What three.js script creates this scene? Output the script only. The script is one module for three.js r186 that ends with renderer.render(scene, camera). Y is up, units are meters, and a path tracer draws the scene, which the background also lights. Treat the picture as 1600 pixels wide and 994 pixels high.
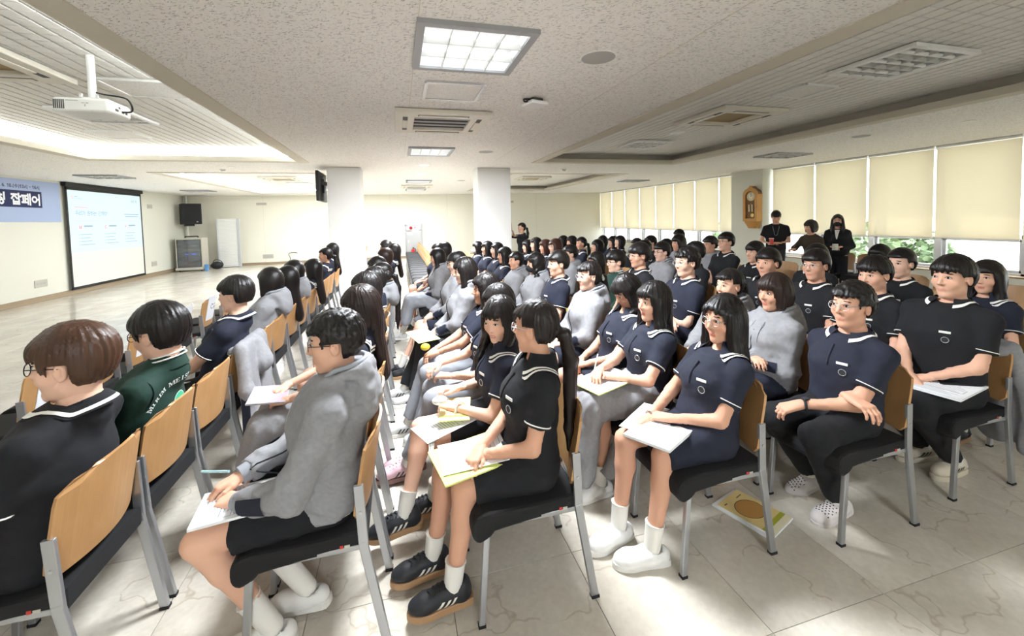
import * as THREE from 'three';
import { RoundedBoxGeometry } from 'three/addons/geometries/RoundedBoxGeometry.js';
import { mergeGeometries } from 'three/addons/utils/BufferGeometryUtils.js';
import { ImprovedNoise } from 'three/addons/math/ImprovedNoise.js';
import { RectAreaLightUniformsLib } from 'three/addons/lights/RectAreaLightUniformsLib.js';

RectAreaLightUniformsLib.init();
const scene = new THREE.Scene();

// ---------------------------------------------------------------- camera (eye 1.66 m above the floor, looking down the hall)
const camera = new THREE.PerspectiveCamera(2 * Math.atan(497 / 650) * 180 / Math.PI, 1600 / 994, 0.05, 200);
{
  const yaw = 15.3 * Math.PI / 180, pitch = -2.8 * Math.PI / 180, roll = 1.4 * Math.PI / 180;
  const fw = new THREE.Vector3(Math.sin(yaw) * Math.cos(pitch), Math.sin(pitch), -Math.cos(yaw) * Math.cos(pitch));
  const r = new THREE.Vector3().crossVectors(fw, new THREE.Vector3(0, 1, 0)).normalize();
  const u = new THREE.Vector3().crossVectors(r, fw);
  const r2 = r.clone().multiplyScalar(Math.cos(roll)).addScaledVector(u, -Math.sin(roll));
  const u2 = u.clone().multiplyScalar(Math.cos(roll)).addScaledVector(r, Math.sin(roll));
  camera.quaternion.setFromRotationMatrix(new THREE.Matrix4().makeBasis(r2, u2, fw.clone().negate()));
  camera.position.set(0, 1.66, 0);
  camera.setViewOffset(1600, 994, 0, 124, 1600, 994);   // lens shift
}
const renderer = new THREE.WebGLRenderer();
renderer.toneMapping = THREE.LinearToneMapping;
renderer.toneMappingExposure = 2.6;
renderer.shadowMap.enabled = true;

// ---------------------------------------------------------------- daylight
const COVE = 12, PANEL = 56, SLIDE = 0.42;   // brightness of the cove tubes and of the lamp panels
const SKY = 2.7;
scene.background = new THREE.Color().setRGB(0.86 * SKY, 0.95 * SKY, 1.06 * SKY);
const sun = new THREE.DirectionalLight(new THREE.Color().setRGB(1, 0.9, 0.7), 3.5);
sun.position.set(16, 17, -20); sun.target.position.set(8, 0, -8);
sun.castShadow = true; sun.shadow.radius = 1.5; sun.shadow.mapSize.set(2048, 2048);
Object.assign(sun.shadow.camera, { left: -16, right: 16, top: 16, bottom: -16, near: 1, far: 60 });
scene.add(sun, sun.target);

// ---------------------------------------------------------------- helpers
let seed = 7;
const rnd = () => { seed = (seed * 1664525 + 1013904223) >>> 0; return seed / 4294967296; };
const rr = (a, b) => a + (b - a) * rnd();
const perlin = new ImprovedNoise();
const V = (x, y, z) => new THREE.Vector3(x, y, z);
const srgb = (r, g, b) => new THREE.Color().setRGB(r / 255, g / 255, b / 255, THREE.SRGBColorSpace);
const lin = (r, g, b) => { const c = srgb(r, g, b); return [c.r, c.g, c.b]; };
function mat(color, roughness = 0.7, extra = {}) { return new THREE.MeshPhysicalMaterial({ color, roughness, ...extra }); }
const counts = {};
function numbered(name) { const n = counts[name] = (counts[name] ?? -1) + 1; return n ? name + '_' + String(n).padStart(3, '0') : name; }
function tag(o, label, category, group, kind) {
  if (label) o.userData.label = label; if (category) o.userData.category = category;
  if (group) o.userData.group = group; if (kind) o.userData.kind = kind;
  return o;
}
function thing(name, label, category, [x, y, z] = [0, 0, 0], turn = 0, group) {
  const o = new THREE.Group(); o.name = numbered(name); o.position.set(x, y, z); o.rotation.y = turn; scene.add(o);
  return tag(o, label, category, group);
}
function part(name, geo, m, parent) {
  const o = new THREE.Mesh(Array.isArray(geo) ? join(geo) : geo, m); o.name = name; o.castShadow = o.receiveShadow = true; parent.add(o); return o;
}
function single(name, geo, m, label, category, group) { const o = part(numbered(name), geo, m, scene); return tag(o, label, category, group); }
function struct(name, geo, m, label, category) { const o = part(name, geo, m, scene); o.userData.kind = 'structure'; return tag(o, label, category); }
function strip(g) { const o = g.index ? g.toNonIndexed() : g; for (const k of Object.keys(o.attributes)) if (!['position', 'normal', 'uv'].includes(k)) o.deleteAttribute(k); return o; }
function join(list) { return mergeGeometries(list.map(strip)); }
function bx(w, h, d, x = 0, y = 0, z = 0) { return new THREE.BoxGeometry(w, h, d).translate(x, y, z); }
function rbx(w, h, d, r, x = 0, y = 0, z = 0, s = 2) { return new RoundedBoxGeometry(w, h, d, s, r).translate(x, y, z); }
function span(x0, x1, y0, y1, z0, z1) { return bx(x1 - x0, y1 - y0, z1 - z0, (x0 + x1) / 2, (y0 + y1) / 2, (z0 + z1) / 2); }
function orient(g, a, b) {      // geometry built along +y from 0 to 1-length, laid from a to b
  const d = V().subVectors(b, a), q = new THREE.Quaternion().setFromUnitVectors(V(0, 1, 0), d.clone().normalize());
  return g.applyQuaternion(q).translate(a.x, a.y, a.z);
}
function rod(a, b, ra, rb = ra, n = 10) { const l = a.distanceTo(b); return orient(new THREE.CylinderGeometry(rb, ra, l, n).translate(0, l / 2, 0), a, b); }
function bar(a, b, w, d, up = V(0, 0, 1)) {  // rectangular bar, w across, d along 'up'
  const y = V().subVectors(b, a); const l = y.length(); y.normalize(); const x = V().crossVectors(y, up).normalize(), z = V().crossVectors(x, y);
  return new RoundedBoxGeometry(w, l, d, 1, Math.min(w, d) * 0.18).translate(0, l / 2, 0).applyMatrix4(new THREE.Matrix4().makeBasis(x, y, z)).translate(a.x, a.y, a.z);
}
function tube(pts, r, n = 24, m = 8, closed = false) { return new THREE.TubeGeometry(new THREE.CatmullRomCurve3(pts, closed), n, r, m, closed); }
function canvasTex(w, h, draw) {
  const c = document.createElement('canvas'); c.width = w; c.height = h; draw(c.getContext('2d'), w, h);
  const t = new THREE.CanvasTexture(c); t.colorSpace = THREE.SRGBColorSpace; t.anisotropy = 8; return t;
}
function dataTex(w, h, f, color = true) {
  const d = new Uint8Array(w * h * 4);
  for (let y = 0; y < h; y++) for (let x = 0; x < w; x++) { const c = f(x, y), i = (y * w + x) * 4; d[i] = c[0]; d[i + 1] = c[1]; d[i + 2] = c[2]; d[i + 3] = 255; }
  const t = new THREE.DataTexture(d, w, h); t.magFilter = THREE.LinearFilter; t.minFilter = THREE.LinearMipmapLinearFilter; t.generateMipmaps = true;
  t.wrapS = t.wrapT = THREE.RepeatWrapping; if (color) t.colorSpace = THREE.SRGBColorSpace; t.needsUpdate = true; return t;
}
// tiling value noise
function tileNoise(w, h, oct, s0) {
  const out = new Float32Array(w * h); let amp = 1, tot = 0, s = s0;
  for (let o = 0; o < oct; o++, s *= 2, amp *= 0.5) {
    const gx = s, gy = Math.max(1, Math.round(s * h / w)), g = Float32Array.from({ length: gx * gy }, rnd); tot += amp;
    for (let y = 0; y < h; y++) for (let x = 0; x < w; x++) {
      const fx = x / w * gx, fy = y / h * gy, ix = Math.floor(fx), iy = Math.floor(fy); let u = fx - ix, v = fy - iy; u = u * u * (3 - 2 * u); v = v * v * (3 - 2 * v);
      const a = g[iy % gy * gx + ix % gx], b = g[iy % gy * gx + (ix + 1) % gx], c = g[(iy + 1) % gy * gx + ix % gx], d = g[(iy + 1) % gy * gx + (ix + 1) % gx];
      out[y * w + x] += amp * (a + (b - a) * u + (c - a) * v + (a - b - c + d) * u * v);
    }
  }
  return out.map((v) => v / tot);
}
const mix3 = (a, b, t) => [a[0] + (b[0] - a[0]) * t, a[1] + (b[1] - a[1]) * t, a[2] + (b[2] - a[2]) * t];
// ---------------------------------------------------------------- surface materials
const M = {};
{ // beige marble with brown veins
  const w = 1024, n1 = tileNoise(w, w, 6, 4), n2 = tileNoise(w, w, 5, 3), n3 = tileNoise(w, w, 4, 64);
  M.marbleTex = dataTex(w, w, (x, y) => {
    const i = y * w + x, v = Math.abs(n2[i] - 0.5 + 0.12 * Math.sin(x / w * Math.PI * 2 + n1[i] * 5)), vein = Math.max(0, 1 - v * 70) * (n1[i] > 0.52 ? 0.7 : 0.12);
    let c = mix3([216, 210, 198], [198, 190, 176], Math.min(1, Math.max(0, (n1[i] - 0.3) * 2))); c = mix3(c, [150, 132, 112], vein * 0.55);
    const g = (n3[i] - 0.5) * 16; return [c[0] + g, c[1] + g, c[2] + g];
  });
  M.marble = [0, 1, 2].map((k) => mat(new THREE.Color().setScalar([1, 0.95, 0.9][k]), 0.2, { map: M.marbleTex, specularIntensity: 0.8 }));
  M.grout = mat(srgb(120, 112, 100), 0.9);
}
{ // fissured mineral ceiling board
  const w = 1024, base = tileNoise(w, w, 3, 128), px = new Float32Array(w * w);
  for (let k = 0; k < 2600; k++) {
    const a = rr(-0.5, 0.5) + (rnd() < 0.3 ? 1.4 : 0.4), l = rr(6, 19), x0 = rnd() * w, y0 = rnd() * w, dk = rr(0.4, 1);
    for (let t = 0; t < l; t += 0.6) for (const e of [0, 0.9, 1.8]) px[(Math.floor(y0 + Math.sin(a) * t + e) & 1023) * w + (Math.floor(x0 + Math.cos(a) * t) & 1023)] = dk;
  }
  const t = dataTex(w, w, (x, y) => { const i = y * w + x, g = 242 + (base[i] - 0.5) * 16 - px[i] * 100; return [g, g * 0.99, g * 0.97]; }); t.repeat.set(1, 1);
  M.ceilTex = t; M.ceiling = mat(0xffffff, 0.95, { map: t });
}
M.wall = mat(srgb(221, 221, 210), 0.85);
M.wallBack = mat(srgb(231, 228, 213), 0.85);
M.column = mat(srgb(234, 234, 232), 0.8);
M.beige = mat(srgb(214, 207, 192), 0.85);
M.trayWall = mat(srgb(196, 188, 176), 0.85);
M.pad = mat(srgb(236, 234, 228), 0.9);
M.dark = mat(srgb(30, 28, 26), 0.95);
M.whitePlastic = mat(srgb(238, 238, 236), 0.45);
M.steel = mat(srgb(190, 192, 194), 0.32, { metalness: 0.85 });
M.alu = mat(srgb(205, 207, 210), 0.4, { metalness: 0.6 });
M.black = mat(srgb(22, 22, 24), 0.55);
M.base = mat(srgb(196, 180, 160), 0.35, { map: M.marbleTex });
{ const t = M.marbleTex.clone(); t.repeat.set(3, 1); }

// ---------------------------------------------------------------- floor: 0.6 m marble tiles laid on a bed
const X0 = -8, X1 = 10, Z0 = -19.2, Z1 = 4.5, CEIL = 2.84;
const floor = struct('floor', span(X0 - 0.2, X1 + 0.2, -0.2, -0.012, Z0 - 0.2, Z1 + 0.2), M.grout, 'beige veined marble tile floor of the hall', 'floor');
{
  const variants = [];
  for (let k = 0; k < 14; k++) {
    const g = new RoundedBoxGeometry(0.5975, 0.03, 0.5975, 1, 0.0012), p = g.attributes.position, uv = g.attributes.uv, ox = rnd(), oy = rnd(), s = rnd() < 0.5 ? 1 : -1;
    for (let i = 0; i < p.count; i++) uv.setXY(i, ox + s * p.getX(i) * 0.8, oy + p.getZ(i) * 0.8);
    variants.push(strip(g));
  }
  const cells = [];
  for (let i = -14; i < 18; i++) for (let j = -33; j < 8; j++) {
    const x = 0.1705 + 0.6 * i + 0.3, z = -1.845 + 0.6 * j + 0.3; if (x < X0 + 0.02 || x > X1 - 0.02 || z < Z0 + 0.02 || z > Z1 - 0.02) continue;
    const a = Math.atan2(x, -z) * 180 / Math.PI, inView = z < -0.7 && a > -42 && a < 72;
    cells.push({ x, z, d: Math.hypot(x, z) + (inView ? 0 : 100), v: Math.floor(rnd() * 14), m: Math.floor(rnd() * 3) });
  }
  cells.sort((a, b) => a.d - b.d);
  const rest = [[], [], []];
  cells.forEach((c, n) => {
    if (n < 300) { const t = part(n ? 'tile_' + String(n).padStart(3, '0') : 'tile', variants[c.v], M.marble[c.m], floor); t.position.set(c.x, -0.015, c.z); }
    else rest[c.m].push(variants[c.v].clone().translate(c.x, -0.015, c.z));
  });
  const all = mergeGeometries([...rest[0], ...rest[1], ...rest[2]]);
  const o = part('tiles', all, M.marble[0], floor); o.userData.kind = 'stuff';
}

// ---------------------------------------------------------------- walls
const left = struct('wall_left', span(X0 - 0.25, X0, -0.2, 3.4, Z0 - 0.25, Z1 + 0.25), M.wall, 'pale painted wall carrying the banner and screen', 'wall');
struct('wall_back', span(X0, X1 + 0.3, -0.2, 3.4, Z0 - 0.25, Z0), M.wallBack, 'cream panelled wall at the far end of the hall', 'wall');
struct('wall_rear', span(X0, X1 + 0.3, -0.2, 3.4, Z1, Z1 + 0.25), M.wall, 'pale wall behind the camera', 'wall');
// joints of the far wall's boards
for (const [k, x] of [-5.3, -2.6, -0.3, 2.2, 4.5, 6.5].entries()) { const s = struct('trim_' + (k + 10), span(x - 0.006, x + 0.006, 0.1, CEIL, Z0, Z0 + 0.004), M.beige, 'thin vertical joint strip on the cream far wall, number ' + ['one', 'two', 'three', 'four', 'five', 'six'][k] + ' from the screen corner', 'trim'); }
struct('baseboard_left', rbx(0.025, 0.13, Z1 - Z0, 0.004, X0 + 0.012, 0.065, (Z0 + Z1) / 2, 1), M.base, 'beige marble skirting along the screen wall', 'baseboard');
struct('baseboard_back', rbx(X1 - X0, 0.1, 0.025, 0.004, (X0 + X1) / 2, 0.05, Z0 + 0.012, 1), M.base, 'beige marble skirting along the far wall', 'baseboard');

// ---------------------------------------------------------------- ceiling with four recessed trays
const TR = [   // x0, x1, z0 (far), z1 (near), lit cove
  { x0: -4.95, x1: -1.8, z0: -8.7, z1: 2.2, lit: true }, { x0: -4.95, x1: -1.8, z0: -17.6, z1: -10.9, lit: true },
  { x0: 3.0, x1: 6.15, z0: -8.35, z1: 2.2, lit: false }, { x0: 3.0, x1: 6.15, z0: -17.0, z1: -10.7, lit: false }];
const TOPY = 3.07, LIP = 0.07, CAV = 0.2;
{
  const s = new THREE.Shape(); s.moveTo(X0 - 0.2, -(Z1 + 0.2)); s.lineTo(X1 + 0.3, -(Z1 + 0.2)); s.lineTo(X1 + 0.3, -(Z0 - 0.2)); s.lineTo(X0 - 0.2, -(Z0 - 0.2)); s.closePath();
  for (const t of TR) { const h = new THREE.Path(); h.moveTo(t.x0, -t.z0); h.lineTo(t.x1, -t.z0); h.lineTo(t.x1, -t.z1); h.lineTo(t.x0, -t.z1); h.closePath(); s.holes.push(h); }
  for (const [x, z, w, d] of [[0.53, -2.91, 0.76, 0.78], [0.58, -7.26, 0.74, 0.8], [0.65, -12.8, 0.74, 0.7], [0.7, -16.2, 0.74, 0.7], [0.53, 3.0, 0.76, 0.78], [7.75, -6.9, 0.9, 0.6], [7.75, -12.6, 0.9, 0.6], [-6.35, -11.6, 0.8, 0.7], [-6.35, -16.2, 0.8, 0.7]]) {   // openings for the recessed lights
    const a = w / 2 - 0.05, b = d / 2 - 0.05, h = new THREE.Path(); h.moveTo(x - a, -z - b); h.lineTo(x + a, -z - b); h.lineTo(x + a, -z + b); h.lineTo(x - a, -z + b); h.closePath(); s.holes.push(h);
  }
  const g = new THREE.ExtrudeGeometry(s, { depth: LIP, bevelEnabled: false }).rotateX(-Math.PI / 2).translate(0, CEIL, 0);
  const p = g.attributes.position, uv = g.attributes.uv; for (let i = 0; i < p.count; i++) uv.setXY(i, p.getX(i) / 1.3, p.getZ(i) / 1.3);
  const c = struct('ceiling', g, [M.ceiling, M.beige], 'white fissured mineral board ceiling', 'ceiling');
  // thin seams between the boards
  part('seam', join([bx(0.004, 0.002, 7, 0.16, CEIL - 0.001, -4.5), bx(0.004, 0.002, 8.5, 1.96, CEIL - 0.001, -4.25)]), M.beige, c);
  part('roof_slab', span(X0 - 0.25, X1 + 0.35, 3.4, 3.6, Z0 - 0.25, Z1 + 0.25), M.dark, c);
}
const padGeo = rbx(0.106, 0.034, 0.119, 0.003, 0, -0.005, 0, 1);
TR.forEach((t, n) => {
  const where = ['near the projector', 'at the far end on the screen side', 'near the window side', 'at the far end on the window side'][n];
  const o = struct('trim_' + (n + 1), (() => {
    const b = 0.19, y = CEIL - 0.012; return join([span(t.x0 - b, t.x0, y, CEIL, t.z0 - b, t.z1 + b), span(t.x1, t.x1 + b, y, CEIL, t.z0 - b, t.z1 + b), span(t.x0, t.x1, y, CEIL, t.z0 - b, t.z0), span(t.x0, t.x1, y, CEIL, t.z1, t.z1 + b)]);
  })(), M.beige, 'beige border around the recessed ceiling tray ' + where, 'trim');
  const y0 = CEIL + LIP, y1 = TOPY + 0.03, a = CAV;
  part('tray_wall', [span(t.x0 - a - 0.03, t.x0 - a, y0, y1, t.z0 - a, t.z1 + a), span(t.x1 + a, t.x1 + a + 0.03, y0, y1, t.z0 - a, t.z1 + a), span(t.x0 - a, t.x1 + a, y0, y1, t.z0 - a - 0.03, t.z0 - a), span(t.x0 - a, t.x1 + a, y0, y1, t.z1 + a, t.z1 + a + 0.03)], M.trayWall, o);
  part('tray_back', span(t.x0 - a - 0.03, t.x1 + a + 0.03, TOPY, TOPY + 0.03, t.z0 - a - 0.03, t.z1 + a + 0.03), M.dark, o);
  const px = 0.125, list = []; const nx = Math.floor((t.x1 - t.x0 + 2 * a) / px), nz = Math.floor((t.z1 - t.z0 + 2 * a) / px);
  for (let i = 0; i < nx; i++) for (let j = 0; j < nz; j++) { const x = t.x0 - a + (i + 0.5) * px, z = t.z0 - a + (j + 0.5) * px; list.push([x, z, Math.hypot(x, z) + (z > -1.2 ? 100 : 0)]); }
  list.sort((p, q) => p[2] - q[2]);
  const own = n === 2 || n === 0 ? 150 : 0;
  for (let i = 0; i < own; i++) { const m = part(i ? 'panel_' + String(i).padStart(3, '0') : 'panel', padGeo, M.pad, o); m.position.set(list[i][0], TOPY - 0.01, list[i][1]); }
  const im = new THREE.InstancedMesh(padGeo, M.pad, list.length - own), mm = new THREE.Matrix4(); im.name = 'panels'; im.userData.kind = 'stuff'; im.castShadow = im.receiveShadow = true;
  for (let i = own; i < list.length; i++) im.setMatrixAt(i - own, mm.makeTranslation(list[i][0], TOPY - 0.01, list[i][1]));
  o.add(im);
  if (t.lit) {      // cove tubes lying on the ledge, all around
    const w = t.x1 - t.x0, l = t.z1 - t.z0, cx = (t.x0 + t.x1) / 2, cz = (t.z0 + t.z1) / 2, y = y0 + 0.035, c = new THREE.Color().setRGB(0.9, 0.97, 1);
    const spec = [[w, cx, t.z0 - 0.1, 0], [l, t.x0 - 0.1, cz, 1], [l, t.x1 + 0.1, cz, 1], [w, cx, t.z1 + 0.1, 0]];
    spec.forEach(([len, x, z, turn], k) => {
      const cl = thing('cove_light', ['cove tube on the far ledge', 'cove tube on the screen-side ledge', 'cove tube on the aisle-side ledge', 'cove tube on the near ledge'][k] + ' of the ceiling tray ' + (n ? 'at the far end' : 'near the projector'), 'light', [x, y - 0.035, z], turn ? Math.PI / 2 : 0, 'cove lights of the screen-side trays');
      part('tube', new THREE.CylinderGeometry(0.014, 0.014, len, 8).rotateZ(Math.PI / 2).translate(0, 0.035, 0), mat(0xffffff, 0.4, { emissive: c, emissiveIntensity: COVE }), cl);
      part('channel', bx(len, 0.02, 0.05, 0, 0.01, 0), M.whitePlastic, cl);
      const ra = new THREE.RectAreaLight(c, COVE, turn ? 0.05 : len, turn ? len : 0.05); ra.position.set(x, y + 0.03, z); ra.lookAt(x, y + 2, z); scene.add(ra);
    });
  }
});
// ---------------------------------------------------------------- window side
const WZ = [-19.2, -18.03, -16.85, -15.66, -14.52, -13.4, -12.25, -11.12, -10.3, -9.15, -7.95, -6.75, -5.57, -4.4, -3.2, -2.0, -0.8, 0.4, 1.6, 2.8, 4.0, 4.5];
M.blind = mat(srgb(246, 240, 222), 1, { transmission: 0.36, thickness: 0, side: THREE.DoubleSide });
M.glass = mat(0xffffff, 0.02, { transmission: 1, thickness: 0 });
{
  const sill = 0.46;
  const w = struct('wall_right', join([span(X1, X1 + 0.3, -0.2, sill - 0.02, Z0, Z1), span(X1, X1 + 0.3, CEIL - 0.02, 3.4, Z0, Z1), span(X1 - 0.35, X1 + 0.3, -0.2, CEIL + 0.01, -10.3, -9.2)]), M.wall, 'pale wall with the long window band and a pier', 'wall');
  part('sill', rbx(0.16, 0.03, Z1 - Z0, 0.006, X1 + 0.02, sill, (Z0 + Z1) / 2, 1), M.base, w);
  let k = 0;
  const places = ['in the far corner', 'second from the far corner', 'third from the far corner', 'fourth from the far corner', 'fifth from the far corner', 'sixth from the far corner', 'seventh, just before the clock pier', 'first past the clock pier', 'second past the clock pier', 'third past the clock pier', 'fourth past the clock pier', 'fifth past the clock pier, at the picture edge', 'sixth past the clock pier', 'seventh past the clock pier', 'eighth past the clock pier', 'ninth past the clock pier', 'tenth past the clock pier', 'eleventh past the clock pier', 'twelfth past the clock pier', 'thirteenth past the clock pier'];
  for (let i = 0; i < WZ.length - 1; i++) {
    const a = WZ[i], b = WZ[i + 1]; if (a === -10.3) continue;
    const place = places[k++], wn = new THREE.Group(); wn.name = 'window_' + k; wn.position.set(X1 + 0.12, sill, (a + b) / 2); scene.add(wn);
    tag(wn, 'aluminium framed window ' + place, 'window', null, 'structure');
    const L = b - a, hh = CEIL - sill, f = 0.05;
    part('frame', [bx(0.1, hh, f, 0, hh / 2, -L / 2 + f / 2), bx(0.1, hh, f, 0, hh / 2, L / 2 - f / 2), bx(0.1, 0.05, L, 0, 0.025, 0), bx(0.1, 0.05, L, 0, hh - 0.03, 0), bx(0.1, 0.06, L, 0, 0.67, 0)], M.alu, wn);
    const sash = part('sash', [bx(0.04, 0.05, L - 2 * f, 0.02, 0.075, 0), bx(0.04, 0.05, L - 2 * f, 0.02, 0.61, 0), bx(0.04, 0.56, 0.045, 0.02, 0.34, -L / 2 + f + 0.022), bx(0.04, 0.56, 0.045, 0.02, 0.34, L / 2 - f - 0.022)], M.alu, wn);
    part('pane', bx(0.006, 0.5, L - 0.19, 0.02, 0.34, 0), M.glass, wn);
    part('pane_001', bx(0.006, hh - 0.75, L - 0.1, 0, 0.7 + (hh - 0.75) / 2, 0), M.glass, wn);
    // roller blind, lowered to 1.08 m
    const bl = thing('roller_blind', 'cream roller blind lowered over the window ' + place, 'blind', [X1 - 0.06, 1.08, (a + b) / 2], 0, 'cream roller blinds along the windows');
    const up = i === 11 ? 0.0 : 0;
    part('cloth', bx(0.0015, 1.7, L - 0.04, 0, 0.85 + up, 0), M.blind, bl);
    part('bottom_bar', rbx(0.014, 0.022, L - 0.04, 0.004, 0, 0.008, 0, 1), M.whitePlastic, bl);
    part('roller', new THREE.CylinderGeometry(0.028, 0.028, L - 0.03, 12).rotateX(Math.PI / 2).translate(0.01, 1.735, 0), M.whitePlastic, bl);
  }
}
// ground, kerb, hedge and building eave outside the windows
struct('ground_outside', span(X1 + 0.3, 60, -0.9, -0.7, -60, 40), mat(srgb(196, 196, 190), 0.95), 'pale paved yard outside the windows', 'ground');
struct('eave_outside', span(X1 + 0.3, X1 + 0.68, 3.05, 3.3, Z0 - 2, Z1 + 2), M.beige, 'concrete eave above the windows outside', 'eave');
M.leaf = [srgb(122, 142, 104), srgb(138, 156, 118), srgb(104, 126, 92)].map((c) => mat(c, 0.8));
function bush(name, label, x, y, z, r, n) {
  const o = thing(name, label, 'shrub', [x, y, z], 0, 'shrubs outside the windows');
  part('stem', rod(V(0, 0, 0), V(0.05, r * 0.9, 0.02), 0.05, 0.03), M.dark, o);
  const gs = []; const leaf = new THREE.CircleGeometry(0.11, 5);
  for (let i = 0; i < n; i++) { const a = rnd() * 6.28, e = Math.acos(rr(-1, 1)), q = r * Math.cbrt(rr(0.3, 1)); gs.push(leaf.clone().rotateX(rnd() * 3).rotateY(rnd() * 6).translate(q * Math.sin(e) * Math.cos(a), r + q * Math.cos(e) * 0.9, q * Math.sin(e) * Math.sin(a))); }
  const f = part('foliage', gs, M.leaf[Math.floor(rnd() * 3)], o); f.userData.kind = 'stuff';
}
bush('shrub', 'round green shrub outside, behind the person in the black t-shirt', 13.2, -0.7, -9.4, 1.15, 900);
bush('shrub', 'low green shrub outside, behind the suited person in the mask', 15.5, -0.7, -9.2, 0.9, 700);
bush('shrub', 'green shrub outside the windows before the clock', 15.6, -0.7, -16.5, 1.1, 700);

// ---------------------------------------------------------------- columns
const col1 = struct('column_1', rbx(0.68, CEIL, 0.62, 0.012, -1.07, CEIL / 2, -9.86, 1), M.column, 'white square column nearer the screen, carrying a television', 'column');
const col2 = struct('column_2', rbx(0.78, CEIL, 0.62, 0.012, 2.19, CEIL / 2, -9.75, 1), M.column, 'white square column behind the seated rows', 'column');

// ---------------------------------------------------------------- lamp panels
const lampWhite = new THREE.Color().setRGB(0.93, 0.98, 1.03);
M.tubeOn = mat(0xffffff, 0.4, { emissive: lampWhite, emissiveIntensity: 1.7 });
M.lampFrame = mat(srgb(168, 170, 174), 0.5, { metalness: 0.2 });
M.reflector = mat(srgb(235, 238, 240), 0.25, { metalness: 0.4 });
M.louvre = mat(srgb(214, 214, 210), 0.5);
function lampPanel(label, x, z, w, d, on, y = CEIL, frame = M.lampFrame) {
  const D = y === CEIL ? 1 : 0.3; if (D < 1) y -= 0.012;
  const o = thing('ceiling_light', label, 'light', [x, y - 0.015, z], 0, 'square louvred ceiling lights');
  const f = 0.05;
  part('frame', [bx(w, 0.03, f, 0, 0, -d / 2 + f / 2), bx(w, 0.03, f, 0, 0, d / 2 - f / 2), bx(f, 0.03, d - 2 * f, -w / 2 + f / 2, 0, 0), bx(f, 0.03, d - 2 * f, w / 2 - f / 2, 0, 0)], frame, o);
  part('reflector', [bx(w - 2 * f, 0.004, d - 2 * f, 0, 0.082 * D, 0), bx(0.004, 0.08 * D, d - 2 * f, -w / 2 + f, 0.042 * D, 0), bx(0.004, 0.08 * D, d - 2 * f, w / 2 - f, 0.042 * D, 0), bx(w - 2 * f, 0.08 * D, 0.004, 0, 0.042 * D, -d / 2 + f), bx(w - 2 * f, 0.08 * D, 0.004, 0, 0.042 * D, d / 2 - f)], on ? M.whitePlastic : M.reflector, o);
  const iw = w - 2 * f, id = d - 2 * f;
  for (let k = 0; k < 3; k++) part('tube', new THREE.CylinderGeometry(0.018, 0.018, iw * 0.94, 10).rotateZ(Math.PI / 2).translate(0, D < 1 ? 0.004 : 0.056, (k - 1) * id / 3), on ? M.tubeOn : M.whitePlastic, o);
  for (let k = 1; k < 4; k++) part('louvre', bx(0.006, 0.04, id, -iw / 2 + k * iw / 4, 0.006, 0), M.louvre, o);
  for (let k = 1; k < 3; k++) part('louvre', bx(iw, 0.04, 0.006, 0, 0.006, -id / 2 + k * id / 3), M.louvre, o);
  if (on) { const ra = new THREE.RectAreaLight(lampWhite, PANEL, iw, id); ra.position.set(x, y - 0.034, z); ra.lookAt(x, 0, z); scene.add(ra); }
  return o;
}
lampPanel('large lit louvred ceiling light, the one nearest the camera', 0.53, -2.91, 0.76, 0.78, true);
lampPanel('lit louvred ceiling light beyond the air conditioner', 0.58, -7.26, 0.74, 0.8, true);
lampPanel('lit louvred ceiling light past the two downlights', 0.65, -12.8, 0.74, 0.7, true);
lampPanel('lit louvred ceiling light farthest down the middle of the hall', 0.7, -16.2, 0.74, 0.7, true);
lampPanel('lit louvred ceiling light behind the camera', 0.53, 3.0, 0.76, 0.78, true);
lampPanel('unlit louvred ceiling light in the near window-side tray', 4.55, -2.84, 0.8, 0.74, false, TOPY - 0.032, M.whitePlastic);
lampPanel('unlit louvred ceiling light deep in the near window-side tray', 4.62, -7.1, 0.76, 0.74, false, TOPY - 0.032, M.whitePlastic);
lampPanel('unlit louvred ceiling light in the near window-side tray above the right edge', 4.75, -0.6, 0.8, 0.74, false, TOPY - 0.032, M.whitePlastic);
lampPanel('unlit louvred ceiling light in the tray behind the projector', -3.35, -6.2, 0.74, 0.74, false, TOPY - 0.032, M.whitePlastic);
lampPanel('lit louvred ceiling light in the far screen-side tray', -3.2, -12.2, 0.74, 0.74, true, TOPY - 0.032, M.whitePlastic);
lampPanel('lit louvred ceiling light at the end of the far screen-side tray', -3.2, -15.8, 0.74, 0.74, true, TOPY - 0.032, M.whitePlastic);
lampPanel('unlit louvred light above the windows past the clock', 7.75, -6.9, 0.9, 0.6, false);
lampPanel('unlit louvred light above the windows before the clock', 7.75, -12.6, 0.9, 0.6, false);
lampPanel('unlit louvred light over the floor before the screen', -6.35, -11.6, 0.8, 0.7, false);
lampPanel('unlit louvred light in the ceiling by the loudspeaker corner', -6.35, -16.2, 0.8, 0.7, false);
function hatch(label, x, z, s, y = CEIL, fm = M.alu) {
  const o = thing('access_hatch', label, 'hatch', [x, y - 0.01, z], 0), f = 0.03;
  part('frame', [bx(s, 0.02, f, 0, 0, -s / 2), bx(s, 0.02, f, 0, 0, s / 2), bx(f, 0.02, s - f, -s / 2, 0, 0), bx(f, 0.02, s - f, s / 2, 0, 0)], fm, o);
  const g = bx(s - f, 0.008, s - f, 0, 0.002, 0); part('panel', g, M.ceiling, o); return o;
}
hatch('grey framed access hatch between the bright light and the air conditioner', 0.53, -3.87, 0.5);
hatch('white access hatch in the window-side tray', 4.53, -3.77, 0.44, TOPY - 0.032, M.whitePlastic);
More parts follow.
